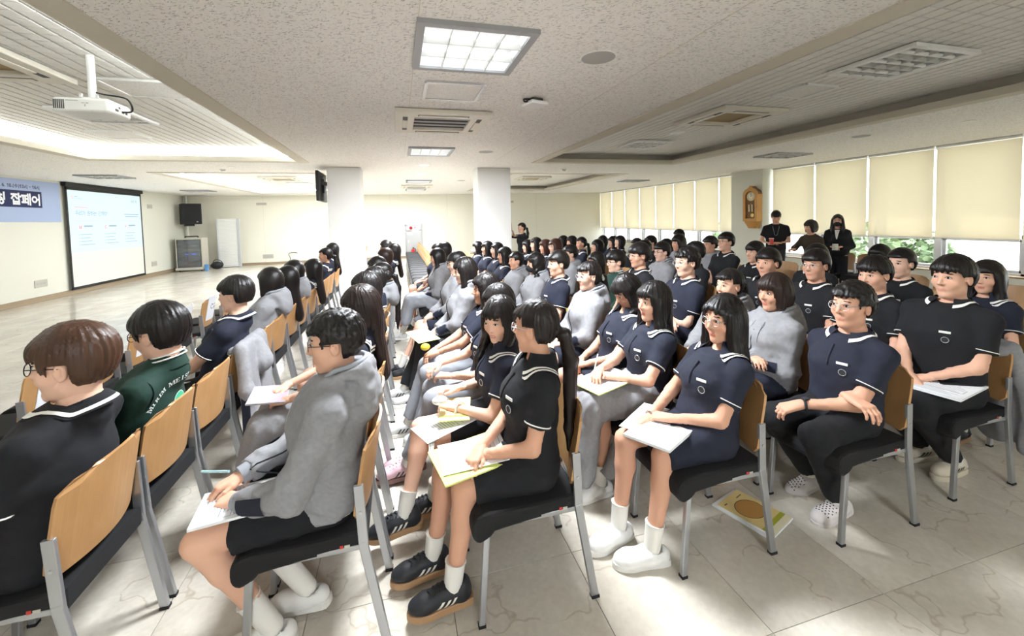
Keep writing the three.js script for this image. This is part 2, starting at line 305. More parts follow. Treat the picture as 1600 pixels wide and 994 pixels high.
hatch('white access hatch at the edge of the projector tray', -2.35, -5.0, 0.55, TOPY - 0.032, M.whitePlastic);
hatch('white access hatch in the projector tray before the bright cove', -3.9, -7.5, 0.55, TOPY - 0.032, M.whitePlastic);
// cassette air conditioners
M.ac = mat(srgb(226, 221, 208), 0.5); M.acDark = mat(srgb(86, 84, 82), 0.7); M.tan = mat(srgb(170, 148, 108), 0.8);
function cassette(label, x, z, s, y, inner) {
  const o = thing('air_conditioner', label, 'air conditioner', [x, y - 0.03, z], 0, 'cassette air conditioners in the ceiling');
  const b = s / 2, ring = new THREE.Shape(); ring.moveTo(-b, -b); ring.lineTo(b, -b); ring.lineTo(b, b); ring.lineTo(-b, b); ring.closePath();
  const q = s * 0.31, hole = new THREE.Path(); hole.moveTo(-q, -q); hole.lineTo(q, -q); hole.lineTo(q, q); hole.lineTo(-q, q); hole.closePath(); ring.holes.push(hole);
  part('panel', new THREE.ExtrudeGeometry(ring, { depth: 0.03, bevelEnabled: true, bevelSize: 0.008, bevelThickness: 0.01, bevelSegments: 2 }).rotateX(Math.PI / 2).translate(0, 0.014, 0), M.ac, o);
  part('grille_back', bx(2 * q, 0.01, 2 * q, 0, 0.02, 0), inner, o);
  if (inner === M.acDark) for (let k = 0; k < 8; k++) part('slat', bx(2 * q, 0.012, 0.02, 0, -0.004, -q + (k + 0.5) * q / 4), M.ac, o).material = k % 2 ? M.acDark : M.louvre;
  else part('grille_frame', [bx(2 * q, 0.02, 0.03, 0, -0.005, -q), bx(2 * q, 0.02, 0.03, 0, -0.005, q), bx(0.03, 0.02, 2 * q, -q, -0.005, 0), bx(0.03, 0.02, 2 * q, q, -0.005, 0)], M.ac, o);
  for (const [dx, dz, w, d] of [[0, -0.4, 0.52, 0.05], [0, 0.4, 0.52, 0.05], [-0.4, 0, 0.05, 0.52], [0.4, 0, 0.05, 0.52]]) {
    const l = part('louvre', rbx(w * s, 0.012, d * s * 0.7, 0.005, dx * s, -0.031, dz * s, 1), M.ac, o); part('slot', bx(w * s * 1.04, 0.012, d * s * 1.25, dx * s, -0.0215, dz * s), M.acDark, l);
  }
}
cassette('cassette air conditioner with grey grille in the middle ceiling', 0.53, -5.02, 1.02, CEIL, M.acDark);
cassette('cassette air conditioner with tan grille in the near window-side tray', 4.56, -4.93, 1.0, TOPY - 0.032, M.tan);
cassette('cassette air conditioner with tan grille above the projector', -3.3, -4.3, 1.0, TOPY - 0.032, M.tan);
cassette('cassette air conditioner far down the middle of the hall', 0.66, -14.6, 1.0, CEIL, M.acDark);
cassette('cassette air conditioner in the far screen-side tray', -3.3, -13.9, 1.0, TOPY - 0.032, M.tan);
cassette('cassette air conditioner in the far window-side tray', 4.5, -13.6, 1.0, TOPY - 0.032, M.tan);
// round ceiling speakers, downlights, detectors
M.greyMesh = mat(srgb(178, 178, 176), 0.8);
function disc(name, label, cat, x, z, r, y, m, group) {
  const o = thing(name, label, cat, [x, y, z], 0, group);
  part('rim', new THREE.TorusGeometry(r, 0.008, 6, 28).rotateX(Math.PI / 2), M.whitePlastic, o); part('grille', new THREE.CylinderGeometry(r, r, 0.008, 28).translate(0, -0.004, 0), m, o); return o;
}
disc('ceiling_speaker', 'round grey ceiling speaker to the right of the bright light', 'speaker', 1.48, -2.86, 0.125, CEIL, M.greyMesh, 'round ceiling speakers');
disc('ceiling_speaker', 'round grey ceiling speaker before the columns', 'speaker', 1.54, -7.22, 0.125, CEIL, M.greyMesh, 'round ceiling speakers');
disc('ceiling_speaker', 'round ceiling speaker over the windows past the clock', 'speaker', 7.2, -5.0, 0.12, CEIL, M.greyMesh, 'round ceiling speakers');
disc('ceiling_speaker', 'round white ceiling speaker at the edge of the near window-side tray', 'speaker', 5.55, -2.2, 0.15, TOPY - 0.032, M.whitePlastic, 'round ceiling speakers');
disc('ceiling_speaker', 'round white ceiling speaker beside the tan-grilled air conditioner', 'speaker', 4.6, -6.1, 0.12, TOPY - 0.032, M.whitePlastic, 'round ceiling speakers');
disc('ceiling_speaker', 'round ceiling speaker in the far middle of the hall', 'speaker', 1.9, -12.6, 0.12, CEIL, M.greyMesh, 'round ceiling speakers');
for (const [k, z] of [-9.1, -10.75].entries()) {
  const d = disc('downlight', ['round lit downlight nearer the camera between the columns', 'round lit downlight farther along between the columns'][k], 'light', 0.59, z, 0.1, CEIL, M.tubeOn, 'round downlights');
  const sp = new THREE.SpotLight(lampWhite, 40, 0, 1.0, 0.5); sp.position.set(0.59, CEIL - 0.02, z); sp.target.position.set(0.59, 0, z); sp.castShadow = true; sp.shadow.radius = 4; scene.add(sp, sp.target);
}
for (const [k, [x, z]] of [[7.6, -3.9], [7.5, -8.6], [7.4, -10.4], [-6.6, -8.6], [-6.5, -10.2], [-6.3, -13.6], [-3.2, -9.7], [-2.2, -9.9]].entries())
  disc('downlight', 'small unlit downlight ' + ['over the near windows', 'over the pier side of the windows', 'before the clock pier', 'over the stage floor, nearest', 'over the stage floor by the banner', 'over the stage floor by the screen', 'between the two screen-side trays', 'between the trays by the television column'][k], 'light', x, z, 0.07, CEIL, M.whitePlastic, 'unlit round downlights');
function detector(label, x, z, y, r = 0.06) {
  const o = thing('smoke_detector', label, 'detector', [x, y, z], 0);
  part('base', new THREE.CylinderGeometry(r, r * 0.95, 0.02, 20).translate(0, -0.01, 0), M.whitePlastic, o);
  part('dome', new THREE.LatheGeometry([[0, -0.055], [r * 0.5, -0.052], [r * 0.62, -0.04], [r * 0.6, -0.02]].map(([a, b]) => new THREE.Vector2(a, b)), 20), M.whitePlastic, o);
  part('slots', new THREE.CylinderGeometry(r * 0.63, r * 0.63, 0.008, 12, 1, true).translate(0, -0.034, 0), M.acDark, o);
}
detector('white round smoke detector in the tray above the projector', -2.62, -3.5, TOPY - 0.032, 0.085);
detector('white smoke detector in the near window-side tray', 3.3, -3.9, TOPY - 0.032, 0.07);
detector('small smoke detector on the far ceiling by the second column', 4.0, -9.6, CEIL, 0.06);
detector('small smoke detector between the screen-side trays', -3.5, -10.1, CEIL, 0.06);
{ // wireless access box on the ceiling
  const o = thing('wireless_router', 'white wireless access box with black cable on the ceiling', 'router', [1.36, CEIL, -3.99], 0.3);
  part('case', rbx(0.2, 0.035, 0.2, 0.012, 0, -0.05, 0), M.whitePlastic, o); part('bracket', bx(0.12, 0.034, 0.12, 0, -0.017, 0), M.acDark, o);
  part('cable', tube([V(-0.1, -0.04, 0.02), V(-0.14, -0.05, 0.03), V(-0.13, -0.02, 0.0), V(-0.05, -0.004, 0)], 0.008, 16, 6), M.black, o);
}
{ // projector hanging from the tray
  const o = thing('projector', 'white projector hanging from the ceiling tray on a short pole', 'projector', [-2.32, 2.56, -4.15], 0.0); o.scale.setScalar(0.86);
  part('body', rbx(0.42, 0.13, 0.34, 0.03, 0, 0.065, 0), M.whitePlastic, o);
  const lens = part('lens_ring', new THREE.CylinderGeometry(0.045, 0.05, 0.03, 20).rotateZ(Math.PI / 2).translate(-0.22, 0.065, 0.06), M.acDark, o); part('lens', new THREE.SphereGeometry(0.036, 14, 8).scale(0.3, 1, 1).translate(-0.235, 0.065, 0.06), M.black, lens);
  part('vent', Array.from({ length: 6 }, (_, k) => bx(0.008, 0.08, 0.004, -0.19 + k * 0.014, 0.065, 0.1705)), M.acDark, o);
  part('buttons', [bx(0.02, 0.006, 0.004, 0.02, 0.08, 0.171), bx(0.02, 0.006, 0.004, 0.05, 0.08, 0.171), bx(0.006, 0.02, 0.004, 0.035, 0.06, 0.171), bx(0.09, 0.006, 0.003, -0.06, 0.1, 0.171)], M.greyMesh, o);
  part('ports', [bx(0.004, 0.02, 0.03, 0.211, 0.05, -0.08), bx(0.004, 0.02, 0.03, 0.211, 0.05, -0.03), bx(0.004, 0.015, 0.02, 0.211, 0.08, 0.02), bx(0.004, 0.02, 0.04, 0.211, 0.05, 0.06)], M.acDark, o);
  part('bracket', [bx(0.16, 0.02, 0.12, 0, 0.15, 0), bx(0.02, 0.06, 0.02, 0.06, 0.16, 0.05), bx(0.02, 0.06, 0.02, -0.06, 0.16, 0.05)], M.whitePlastic, o);
  part('pole', rod(V(0, 0.14, 0), V(0, 0.585, 0), 0.03, 0.03, 14), M.whitePlastic, o);
  part('cable', tube([V(0.21, 0.05, -0.02), V(0.3, 0.06, 0), V(0.28, 0.16, 0.02), V(0.1, 0.2, 0.02), V(0.03, 0.22, 0)], 0.008, 24, 6), M.black, o);
}
{ // second projector far away + television on the column
  const o = thing('projector', 'far white projector under the far screen-side tray', 'projector', [-1.9, 2.52, -11.6], 0); part('body', rbx(0.4, 0.12, 0.32, 0.02, 0, 0.06, 0), M.whitePlastic, o); part('pole', rod(V(0, 0.12, 0), V(0, 0.54, 0), 0.025), M.whitePlastic, o); part('lens', new THREE.CylinderGeometry(0.04, 0.04, 0.02, 14).rotateZ(Math.PI / 2).translate(-0.205, 0.06, 0.05), M.acDark, o);
  const t = thing('television', 'black flat television on the side of the column near the screen', 'television', [-1.56, 2.1, -9.8], 0);
  const c = part('case', rbx(0.06, 0.62, 1.0, 0.012, 0, 0.33, 0), M.black, t); part('screen', bx(0.004, 0.57, 0.95, -0.0305, 0.335, 0), mat(srgb(12, 12, 14), 0.1), c);
  part('bracket', [bx(0.14, 0.06, 0.3, 0.08, 0.4, 0), bx(0.03, 0.3, 0.05, 0.045, 0.35, 0)], M.acDark, t);
}
// ---------------------------------------------------------------- writing drawn stroke by stroke: the far east letters
// each letter is a list of strokes in a 100x100 box; 'o' is a ring
const GL = {
  su: [['l', 50, 6, 22, 34], ['l', 50, 6, 78, 34], ['l', 8, 52, 92, 52], ['l', 50, 52, 50, 94]],
  si: [['l', 38, 14, 8, 80], ['l', 34, 30, 62, 80], ['l', 84, 6, 84, 94]],
  ching: [['l', 30, 4, 42, 10], ['l', 8, 22, 60, 22], ['l', 34, 22, 6, 52], ['l', 36, 30, 60, 52], ['l', 84, 4, 84, 56], ['o', 56, 78, 17]],
  jap: [['l', 6, 12, 58, 12], ['l', 32, 12, 6, 46], ['l', 34, 22, 58, 46], ['l', 76, 4, 76, 54], ['l', 76, 28, 95, 28], ['l', 22, 60, 22, 94], ['l', 78, 60, 78, 94], ['l', 22, 76, 78, 76], ['l', 22, 94, 78, 94]],
  pe: [['l', 4, 18, 48, 18], ['l', 4, 78, 48, 78], ['l', 15, 18, 17, 78], ['l', 37, 18, 35, 78], ['l', 48, 46, 64, 46], ['l', 66, 6, 66, 92], ['l', 88, 4, 88, 96]],
  eo: [['o', 30, 48, 24], ['l', 56, 48, 80, 48], ['l', 82, 4, 82, 96]],
  u: [['o', 50, 22, 18], ['l', 6, 56, 94, 56], ['l', 50, 56, 50, 96]],
  ri: [['l', 10, 14, 54, 14], ['l', 54, 14, 54, 46], ['l', 54, 46, 12, 46], ['l', 12, 46, 12, 80], ['l', 12, 80, 60, 80], ['l', 84, 4, 84, 96]],
  ga: [['l', 8, 18, 48, 18], ['l', 48, 18, 40, 56], ['l', 40, 56, 10, 84], ['l', 74, 4, 74, 96], ['l', 74, 46, 96, 46]],
  won: [['o', 36, 20, 15], ['l', 6, 48, 64, 48], ['l', 36, 48, 36, 64], ['l', 84, 4, 84, 70], ['l', 60, 58, 84, 58], ['l', 20, 66, 20, 94], ['l', 20, 94, 88, 94]],
  ha: [['l', 26, 6, 40, 6], ['l', 8, 24, 58, 24], ['o', 33, 58, 20], ['l', 76, 4, 76, 96], ['l', 76, 48, 96, 48]],
  neun: [['l', 20, 6, 20, 32], ['l', 20, 32, 84, 32], ['l', 4, 50, 96, 50], ['l', 20, 66, 20, 94], ['l', 20, 94, 84, 94]],
  in: [['o', 32, 30, 22], ['l', 84, 4, 84, 64], ['l', 20, 66, 20, 94], ['l', 20, 94, 88, 94]],
  jae: [['l', 4, 18, 50, 18], ['l', 28, 18, 6, 78], ['l', 30, 40, 50, 78], ['l', 66, 6, 66, 92], ['l', 66, 48, 88, 48], ['l', 88, 4, 88, 96]],
  sang: [['l', 30, 6, 8, 44], ['l', 32, 18, 56, 44], ['l', 74, 4, 74, 54], ['l', 74, 28, 94, 28], ['o', 48, 78, 17]],
};
function glyphs(ctx, names, x, y, size, w, color, gap = 1.02) {
  ctx.strokeStyle = color; ctx.lineWidth = w; ctx.lineCap = 'square';
  for (const n of names) {
    if (GL[n]) for (const s of GL[n]) { ctx.beginPath(); const k = size / 100; if (s[0] === 'l') { ctx.moveTo(x + s[1] * k, y + s[2] * k); ctx.lineTo(x + s[3] * k, y + s[4] * k); } else ctx.arc(x + s[1] * k, y + s[2] * k, s[3] * k, 0, 7); ctx.stroke(); }
    x += size * (n === ' ' ? 0.45 : gap);
  }
  return x;
}
// banner: the hall side of it runs out of the picture
{
  const L = 4.6, H = 0.95, t = canvasTex(1600, 330, (c, w, h) => {
    c.fillStyle = '#a9b9dc'; c.fillRect(0, 0, w, h);
    c.fillStyle = '#1b2555'; c.fillRect(0, 88, 1410, 128);
    c.fillStyle = '#1b2555'; c.font = 'bold 36px sans-serif'; c.textBaseline = 'middle';
    let x = 1396 - 3 * 34; for (const q of ['2026. 6. 10.(', ')13', ' ~ 16']) x -= c.measureText(q).width;
    for (const [q, k] of [['2026. 6. 10.(', 'su'], [')13', 'si'], [' ~ 16', 'si']]) { c.fillText(q, x, 56); x = glyphs(c, [k], x + c.measureText(q).width + 1, 41, 32, 4, '#1b2555') + 1; }
    glyphs(c, ['ching', ' ', 'jap', 'pe', 'eo'], 1002, 110, 86, 15, '#f4f6fb', 1.06);
  });
  const b = thing('banner', 'light blue event banner with a dark blue title bar on the screen wall', 'banner', [X0 + 0.012, 1.84, -12.94 + L / 2 + 0.1], 0);
  part('sheet', bx(0.006, H, L, 0, H / 2, 0), mat(srgb(169, 185, 220), 0.7), b);
  part('print', new THREE.PlaneGeometry(L, H).rotateY(Math.PI / 2).translate(0.0045, H / 2, 0), mat(0xffffff, 0.7, { map: t }), b);
  // the print reads left (near) to right (far): z falls along u
}
// projection screen with the slide
{
  const z0 = -12.92, z1 = -16.08, L = z0 - z1, cz = (z0 + z1) / 2, b = 0.06;
  const o = thing('projection_screen', 'pull-down projection screen with black borders showing a pale slide', 'screen', [X0 + 0.075, 0.14, cz], 0);
  part('cloth', bx(0.004, 2.6, L, 0, 1.3, 0), mat(srgb(226, 226, 218), 0.8), o);
  part('border', [bx(0.007, 2.6, b, 0, 1.3, -L / 2 + b / 2), bx(0.007, 2.6, b, 0, 1.3, L / 2 - b / 2), bx(0.007, 0.1, L, 0, 2.56, 0), bx(0.007, 0.05, L, 0, 0.025, 0)], M.black, o);
  part('housing', rbx(0.1, 0.1, L + 0.1, 0.02, 0, 2.64, 0), M.black, o);
  part('bottom_bar', rod(V(0, 0, -L / 2), V(0, 0, L / 2), 0.016), M.black, o);
  const t = canvasTex(1400, 760, (c, w, h) => {
    c.fillStyle = '#d3ecfb'; c.fillRect(0, 0, w, h);
    c.strokeStyle = '#f08a8a'; c.lineWidth = 5; c.beginPath(); c.arc(70, 80, 14, 0, 7); c.stroke();
    c.fillStyle = '#9db4c4'; c.fillRect(98, 66, 60, 9); c.fillRect(98, 92, 130, 4); c.fillRect(1180, 70, 80, 10); c.fillRect(1180, 92, 80, 6); c.fillRect(1290, 62, 18, 40);
    c.fillStyle = '#eaa9ac'; c.fillRect(90, 196, 210, 9);
    glyphs(c, ['u', 'ri', 'ga', ' ', 'won', 'ha', 'neun', ' ', 'in', 'jae', 'sang'], 92, 240, 62, 5, '#8497a4', 0.92);
    c.fillStyle = '#9db4c4'; c.fillRect(1010, 268, 330, 10); c.fillRect(1030, 300, 300, 10);
    for (const [x, l, g] of [[90, 420, 'M'], [545, 380, 'C'], [960, 380, 'P']]) {
      c.fillStyle = '#c6c3d0'; c.fillRect(x, 364, l, 6); c.fillStyle = '#ef8f92'; c.font = 'bold 62px sans-serif'; c.fillText(g, x + 50, 470);
      c.fillStyle = '#93a8b8'; c.fillRect(x + 135, 425, 150, 18); c.fillStyle = '#e3b3b8'; c.fillRect(x + 135, 458, 130, 5);
      c.fillStyle = '#a3bac9'; for (let k = 0; k < 4; k++) { c.fillRect(x + 44, 532 + k * 42, 14, 12); c.fillRect(x + 70, 534 + k * 42, [200, 160, 190, 240][(k + l) % 4], 9); }
    }
  });
  // slide: projected picture, lower edge slightly skewed as the beam falls
  const g = new THREE.PlaneGeometry(L - 2 * b - 0.02, 1.6).rotateY(Math.PI / 2), p = g.attributes.position; g.translate(0.006, 1.7, 0);
  part('slide', g, mat(srgb(120, 120, 120), 0.8, { map: t, emissive: 0xffffff, emissiveMap: t, emissiveIntensity: SLIDE }), o);
}
// wall sockets, thermostat plates
M.plate = mat(srgb(188, 184, 172), 0.5);
function plate(label, x, y, z, w, h, turn) { const o = thing('wall_plate', label, 'outlet', [x, y, z], turn); part('cover', rbx(w, h, 0.015, 0.004, 0, 0, 0, 1), M.plate, o); for (let k = 0; k < 3; k++) part('socket', bx(w * 0.18, h * 0.3, 0.004, (k - 1) * w * 0.26, 0, 0.008), M.greyMesh, o); }
plate('grey socket plate low on the wall between banner and screen', X0 + 0.008, 0.42, -12.1, 0.36, 0.17, Math.PI / 2);
plate('grey socket plate low on the wall right of the screen', X0 + 0.008, 0.42, -16.75, 0.3, 0.16, Math.PI / 2);
plate('grey control plate high on the wall right of the screen', X0 + 0.008, 2.35, -16.7, 0.28, 0.14, Math.PI / 2);
plate('grey vent plate high on the far wall', -5.35, 2.5, Z0 + 0.008, 0.38, 0.1, 0);
plate('grey socket plate low on the far wall', -5.2, 0.34, Z0 + 0.008, 0.4, 0.17, 0);
plate('small vent plate on the far wall by the second column', 5.2, 2.45, Z0 + 0.008, 0.34, 0.1, 0);
{ const o = thing('wire', 'loose thin wire hanging low on the far wall', 'wire', [-4.4, 0, Z0 + 0.02]); part('strand', tube([V(0, 0.06, 0.01), V(0.02, 0.25, 0.01), V(-0.03, 0.4, 0.02), V(0.1, 0.46, 0.01), V(0.3, 0.44, 0.01)], 0.012, 20, 5), M.acDark, o); }
{ // corner conduit + loudspeaker + rack + shutter panel
  struct('conduit', rod(V(X0 + 0.12, 0, Z0 + 0.3), V(X0 + 0.12, CEIL, Z0 + 0.3), 0.06, 0.06, 12), M.wall, 'painted vertical pipe in the screen corner', 'pipe');
  const s = thing('loudspeaker', 'black loudspeaker mounted high in the screen corner', 'speaker', [X0 + 0.45, 1.72, Z0 + 0.75], 0.55);
  part('cabinet', rbx(0.62, 0.78, 0.4, 0.02, 0, 0.4, 0), M.black, s); part('grille', rbx(0.57, 0.72, 0.02, 0.008, 0, 0.4, 0.2), mat(srgb(34, 34, 36), 0.9), s); part('badge', bx(0.05, 0.03, 0.004, 0.16, 0.1, 0.212), M.greyMesh, s); part('bracket', [bx(0.3, 0.08, 0.2, -0.05, -0.02, -0.05), bx(0.06, 0.06, 0.35, 0, 0.4, -0.3)], M.black, s);
  const r = thing('equipment_rack', 'wheeled audio equipment rack with dark glass door and lit displays', 'rack', [-7.4, 0, -18.05], 0.06);
  for (const x of [-0.38, 0.38]) part('side_panel', bx(0.05, 1.12, 0.6, x, 0.62, 0), M.plate, r); part('top', rbx(0.82, 0.06, 0.64, 0.015, 0, 1.2, 0), M.plate, r); part('base', rbx(0.86, 0.09, 0.7, 0.02, 0, 0.1, 0.02), M.plate, r);
  part('back', bx(0.74, 1.1, 0.02, 0, 0.62, -0.29), M.black, r); part('handle', [rod(V(-0.2, 1.28, 0), V(0.2, 1.28, 0), 0.02), rod(V(-0.2, 1.22, 0), V(-0.2, 1.28, 0), 0.018), rod(V(0.2, 1.22, 0), V(0.2, 1.28, 0), 0.018)], M.black, r);
  for (const [y, h] of [[0.3, 0.16], [0.48, 0.12], [0.63, 0.13], [0.78, 0.1], [0.92, 0.14], [1.06, 0.1]]) part('unit', rbx(0.7, h, 0.5, 0.006, 0, y, -0.02), M.black, r);
  part('display', [bx(0.1, 0.03, 0.004, -0.1, 0.63, 0.234), bx(0.13, 0.04, 0.004, 0.12, 0.63, 0.234)], mat(0x111122, 0.4, { emissive: srgb(90, 120, 255), emissiveIntensity: 2 }), r);
  part('lamp', [bx(0.05, 0.02, 0.004, 0.12, 0.94, 0.234), bx(0.02, 0.02, 0.004, 0.2, 0.95, 0.234), bx(0.3, 0.008, 0.004, -0.02, 0.79, 0.234)], mat(0x222211, 0.4, { emissive: srgb(220, 225, 90), emissiveIntensity: 1.2 }), r);
  part('lamp_001', bx(0.25, 0.012, 0.004, -0.05, 0.26, 0.234), mat(0x221111, 0.4, { emissive: srgb(230, 90, 40), emissiveIntensity: 1.2 }), r);
  part('door', bx(0.7, 1.02, 0.006, 0, 0.66, 0.29), mat(srgb(200, 205, 210), 0.03, { transmission: 0.85, thickness: 0 }), r);
  part('door_frame', [bx(0.03, 1.06, 0.02, -0.36, 0.66, 0.29), bx(0.03, 1.06, 0.02, 0.36, 0.66, 0.29)], M.black, r);
  for (const [x, z] of [[-0.34, -0.25], [0.34, -0.25], [-0.34, 0.25], [0.34, 0.25]]) part('caster', new THREE.CylinderGeometry(0.03, 0.03, 0.03, 10).rotateZ(Math.PI / 2).translate(x, 0.03, z), M.black, r);
  const p = thing('folding_panel', 'tall white slatted panel standing against the far wall by the rack', 'panel', [-6.45, 0, -18.75], 0.05);
  part('post', [rbx(0.05, 1.92, 0.06, 0.01, -0.36, 0.96, 0), rbx(0.1, 1.92, 0.08, 0.01, 0.36, 0.96, 0)], M.alu, p);
  for (let k = 0; k < 32; k++) part('slat', rbx(0.64, 0.05, 0.02, 0.005, -0.01, 0.05 + k * 0.0592, 0.0), M.whitePlastic, p);
  const q = thing('cable_bag', 'black cable bag on the floor between rack and slatted panel', 'bag', [-6.72, 0, -18.3], 0.3);
  part('pouch', new THREE.SphereGeometry(0.2, 16, 10).scale(1, 0.75, 0.7).translate(0, 0.14, 0), M.black, q); part('strap', tube([V(-0.15, 0.2, 0), V(-0.05, 0.36, 0), V(0.12, 0.3, 0), V(0.2, 0.15, 0)], 0.014, 16, 6), M.black, q);
  single('water_bottle_pack', rbx(0.12, 0.24, 0.12, 0.03, -6.86, 0.12, -17.75), mat(srgb(90, 140, 190), 0.4), 'blue packet on the floor beside the rack', 'packet');
}
{ // fire hose cabinet
  const o = thing('fire_hose_cabinet', 'stainless steel fire hose cabinet with a red lamp on the far wall', 'cabinet', [0.68, 0.24, Z0 + 0.04], 0);
  part('frame', [bx(0.76, 0.05, 0.1, 0, 1.24, 0), bx(0.76, 0.05, 0.1, 0, 0.025, 0), bx(0.05, 1.26, 0.1, -0.36, 0.63, 0), bx(0.05, 1.26, 0.1, 0.36, 0.63, 0)], M.steel, o);
  const d = part('door', rbx(0.66, 0.92, 0.04, 0.006, 0, 0.52, 0.02, 1), M.steel, o); part('handle', bx(0.03, 0.1, 0.03, -0.24, 0.5, 0.05), M.whitePlastic, d);
  part('notice', bx(0.22, 0.16, 0.003, -0.18, 0.88, 0.042), M.whitePlastic, d); part('notice_heading', bx(0.22, 0.04, 0.003, -0.18, 0.965, 0.042), mat(srgb(190, 40, 50), 0.6), d);
  part('top_panel', rbx(0.66, 0.2, 0.04, 0.006, 0, 1.1, 0.02, 1), M.steel, o); part('strip', bx(0.5, 0.04, 0.003, -0.06, 0.985, 0.042), M.whitePlastic, o);
  part('lamp', new THREE.SphereGeometry(0.07, 16, 10).scale(1, 1, 0.6).translate(-0.12, 1.1, 0.05), mat(srgb(170, 20, 30), 0.3), o); part('bell', new THREE.CylinderGeometry(0.05, 0.05, 0.02, 16).rotateX(Math.PI / 2).translate(-0.26, 1.1, 0.045), M.whitePlastic, o); part('button', bx(0.06, 0.05, 0.02, 0.06, 1.12, 0.045), mat(srgb(240, 90, 160), 0.4, { emissive: srgb(240, 60, 140), emissiveIntensity: 0.7 }), o);
  const e = thing('fire_extinguisher', 'red fire extinguisher below the steel cabinet', 'extinguisher', [0.62, 0, Z0 + 0.35]); part('cylinder', new THREE.LatheGeometry([[0, 0], [0.075, 0], [0.08, 0.02], [0.08, 0.34], [0.06, 0.4], [0.025, 0.43], [0, 0.43]].map(([a, b]) => new THREE.Vector2(a, b)), 20), mat(srgb(196, 30, 36), 0.3), e); part('valve', bx(0.04, 0.06, 0.1, 0, 0.46, 0.01), M.black, e); part('hose', tube([V(0.03, 0.46, 0), V(0.1, 0.4, 0), V(0.1, 0.2, 0)], 0.012, 12, 6), M.black, e);
}
{ // wall clock with pendulum on the pier
  M.oak = mat(srgb(200, 146, 76), 0.45); M.oakDark = mat(srgb(120, 82, 48), 0.5); M.brass = mat(srgb(200, 170, 90), 0.35, { metalness: 0.7 });
  const o = thing('pendulum_clock', 'oak pendulum wall clock with arched top on the pier', 'clock', [9.65, 1.22, -9.42], -Math.PI / 2 + 0.12);
  const s = new THREE.Shape(); s.moveTo(-0.21, 0.2); s.lineTo(0.21, 0.2); s.lineTo(0.21, 0.94); s.quadraticCurveTo(0.2, 1.06, 0.07, 1.1); s.lineTo(0, 1.17); s.lineTo(-0.07, 1.1); s.quadraticCurveTo(-0.2, 1.06, -0.21, 0.94); s.closePath();
  const hole = new THREE.Path(); hole.moveTo(-0.15, 0.27); hole.lineTo(0.15, 0.27); hole.lineTo(0.15, 0.88); hole.absarc(0, 0.88, 0.15, 0, Math.PI); hole.closePath();
  const fr = s.clone(); fr.holes.push(hole);
  part('case', new THREE.ExtrudeGeometry(s, { depth: 0.2, bevelEnabled: false }).translate(0, 0, -0.02), M.oakDark, o);
  part('case_side', [bx(0.03, 0.74, 0.24, -0.2, 0.57, 0.09), bx(0.03, 0.74, 0.24, 0.2, 0.57, 0.09)], M.oak, o);
  part('front_frame', new THREE.ExtrudeGeometry(fr, { depth: 0.03, bevelEnabled: true, bevelSize: 0.008, bevelThickness: 0.008, bevelSegments: 2 }).translate(0, 0, 0.2), M.oak, o);
  part('base', new THREE.CylinderGeometry(0.3, 0.16, 0.2, 4, 1).rotateY(Math.PI / 4).scale(1, 1, 0.55).translate(0, 0.1, 0.08), M.oak, o);
  const dt = canvasTex(256, 256, (c) => { c.fillStyle = '#ece4cc'; c.fillRect(0, 0, 256, 256); c.strokeStyle = '#3a3228'; c.lineWidth = 5; c.beginPath(); c.arc(128, 128, 118, 0, 7); c.stroke(); c.beginPath(); c.arc(128, 128, 76, 0, 7); c.stroke(); c.fillStyle = '#3a3228'; c.font = 'bold 26px serif'; c.textAlign = 'center'; c.textBaseline = 'middle'; 'XII I II III IIII V VI VII VIII IX X XI'.split(' ').forEach((n, k) => { c.save(); c.translate(128, 128); c.rotate(k * Math.PI / 6); c.fillText(n, 0, -97); c.restore(); }); });
  const dial = part('dial', new THREE.CylinderGeometry(0.125, 0.125, 0.012, 32).rotateX(Math.PI / 2).translate(0, 0.88, 0.19), M.brass, o); part('dial_print', new THREE.CircleGeometry(0.115, 32).translate(0, 0.88, 0.1975), mat(0xffffff, 0.6, { map: dt }), dial);
  part('hand', bar(V(0, 0.88, 0.202), V(0.05, 0.91, 0.202), 0.01, 0.003), M.black, dial); part('hand', bar(V(0, 0.88, 0.204), V(0.02, 0.97, 0.204), 0.008, 0.003), M.black, dial);
  for (const x of [-0.045, 0.045]) part('weight', new THREE.CylinderGeometry(0.022, 0.022, 0.2, 14).translate(x, 0.56, 0.2), mat(srgb(226, 214, 170), 0.4), o);
  part('pendulum', [rod(V(0, 0.7, 0.185), V(0.04, 0.4, 0.185), 0.004), new THREE.CylinderGeometry(0.05, 0.05, 0.01, 20).rotateX(Math.PI / 2).translate(0.045, 0.36, 0.19)], M.brass, o);
}
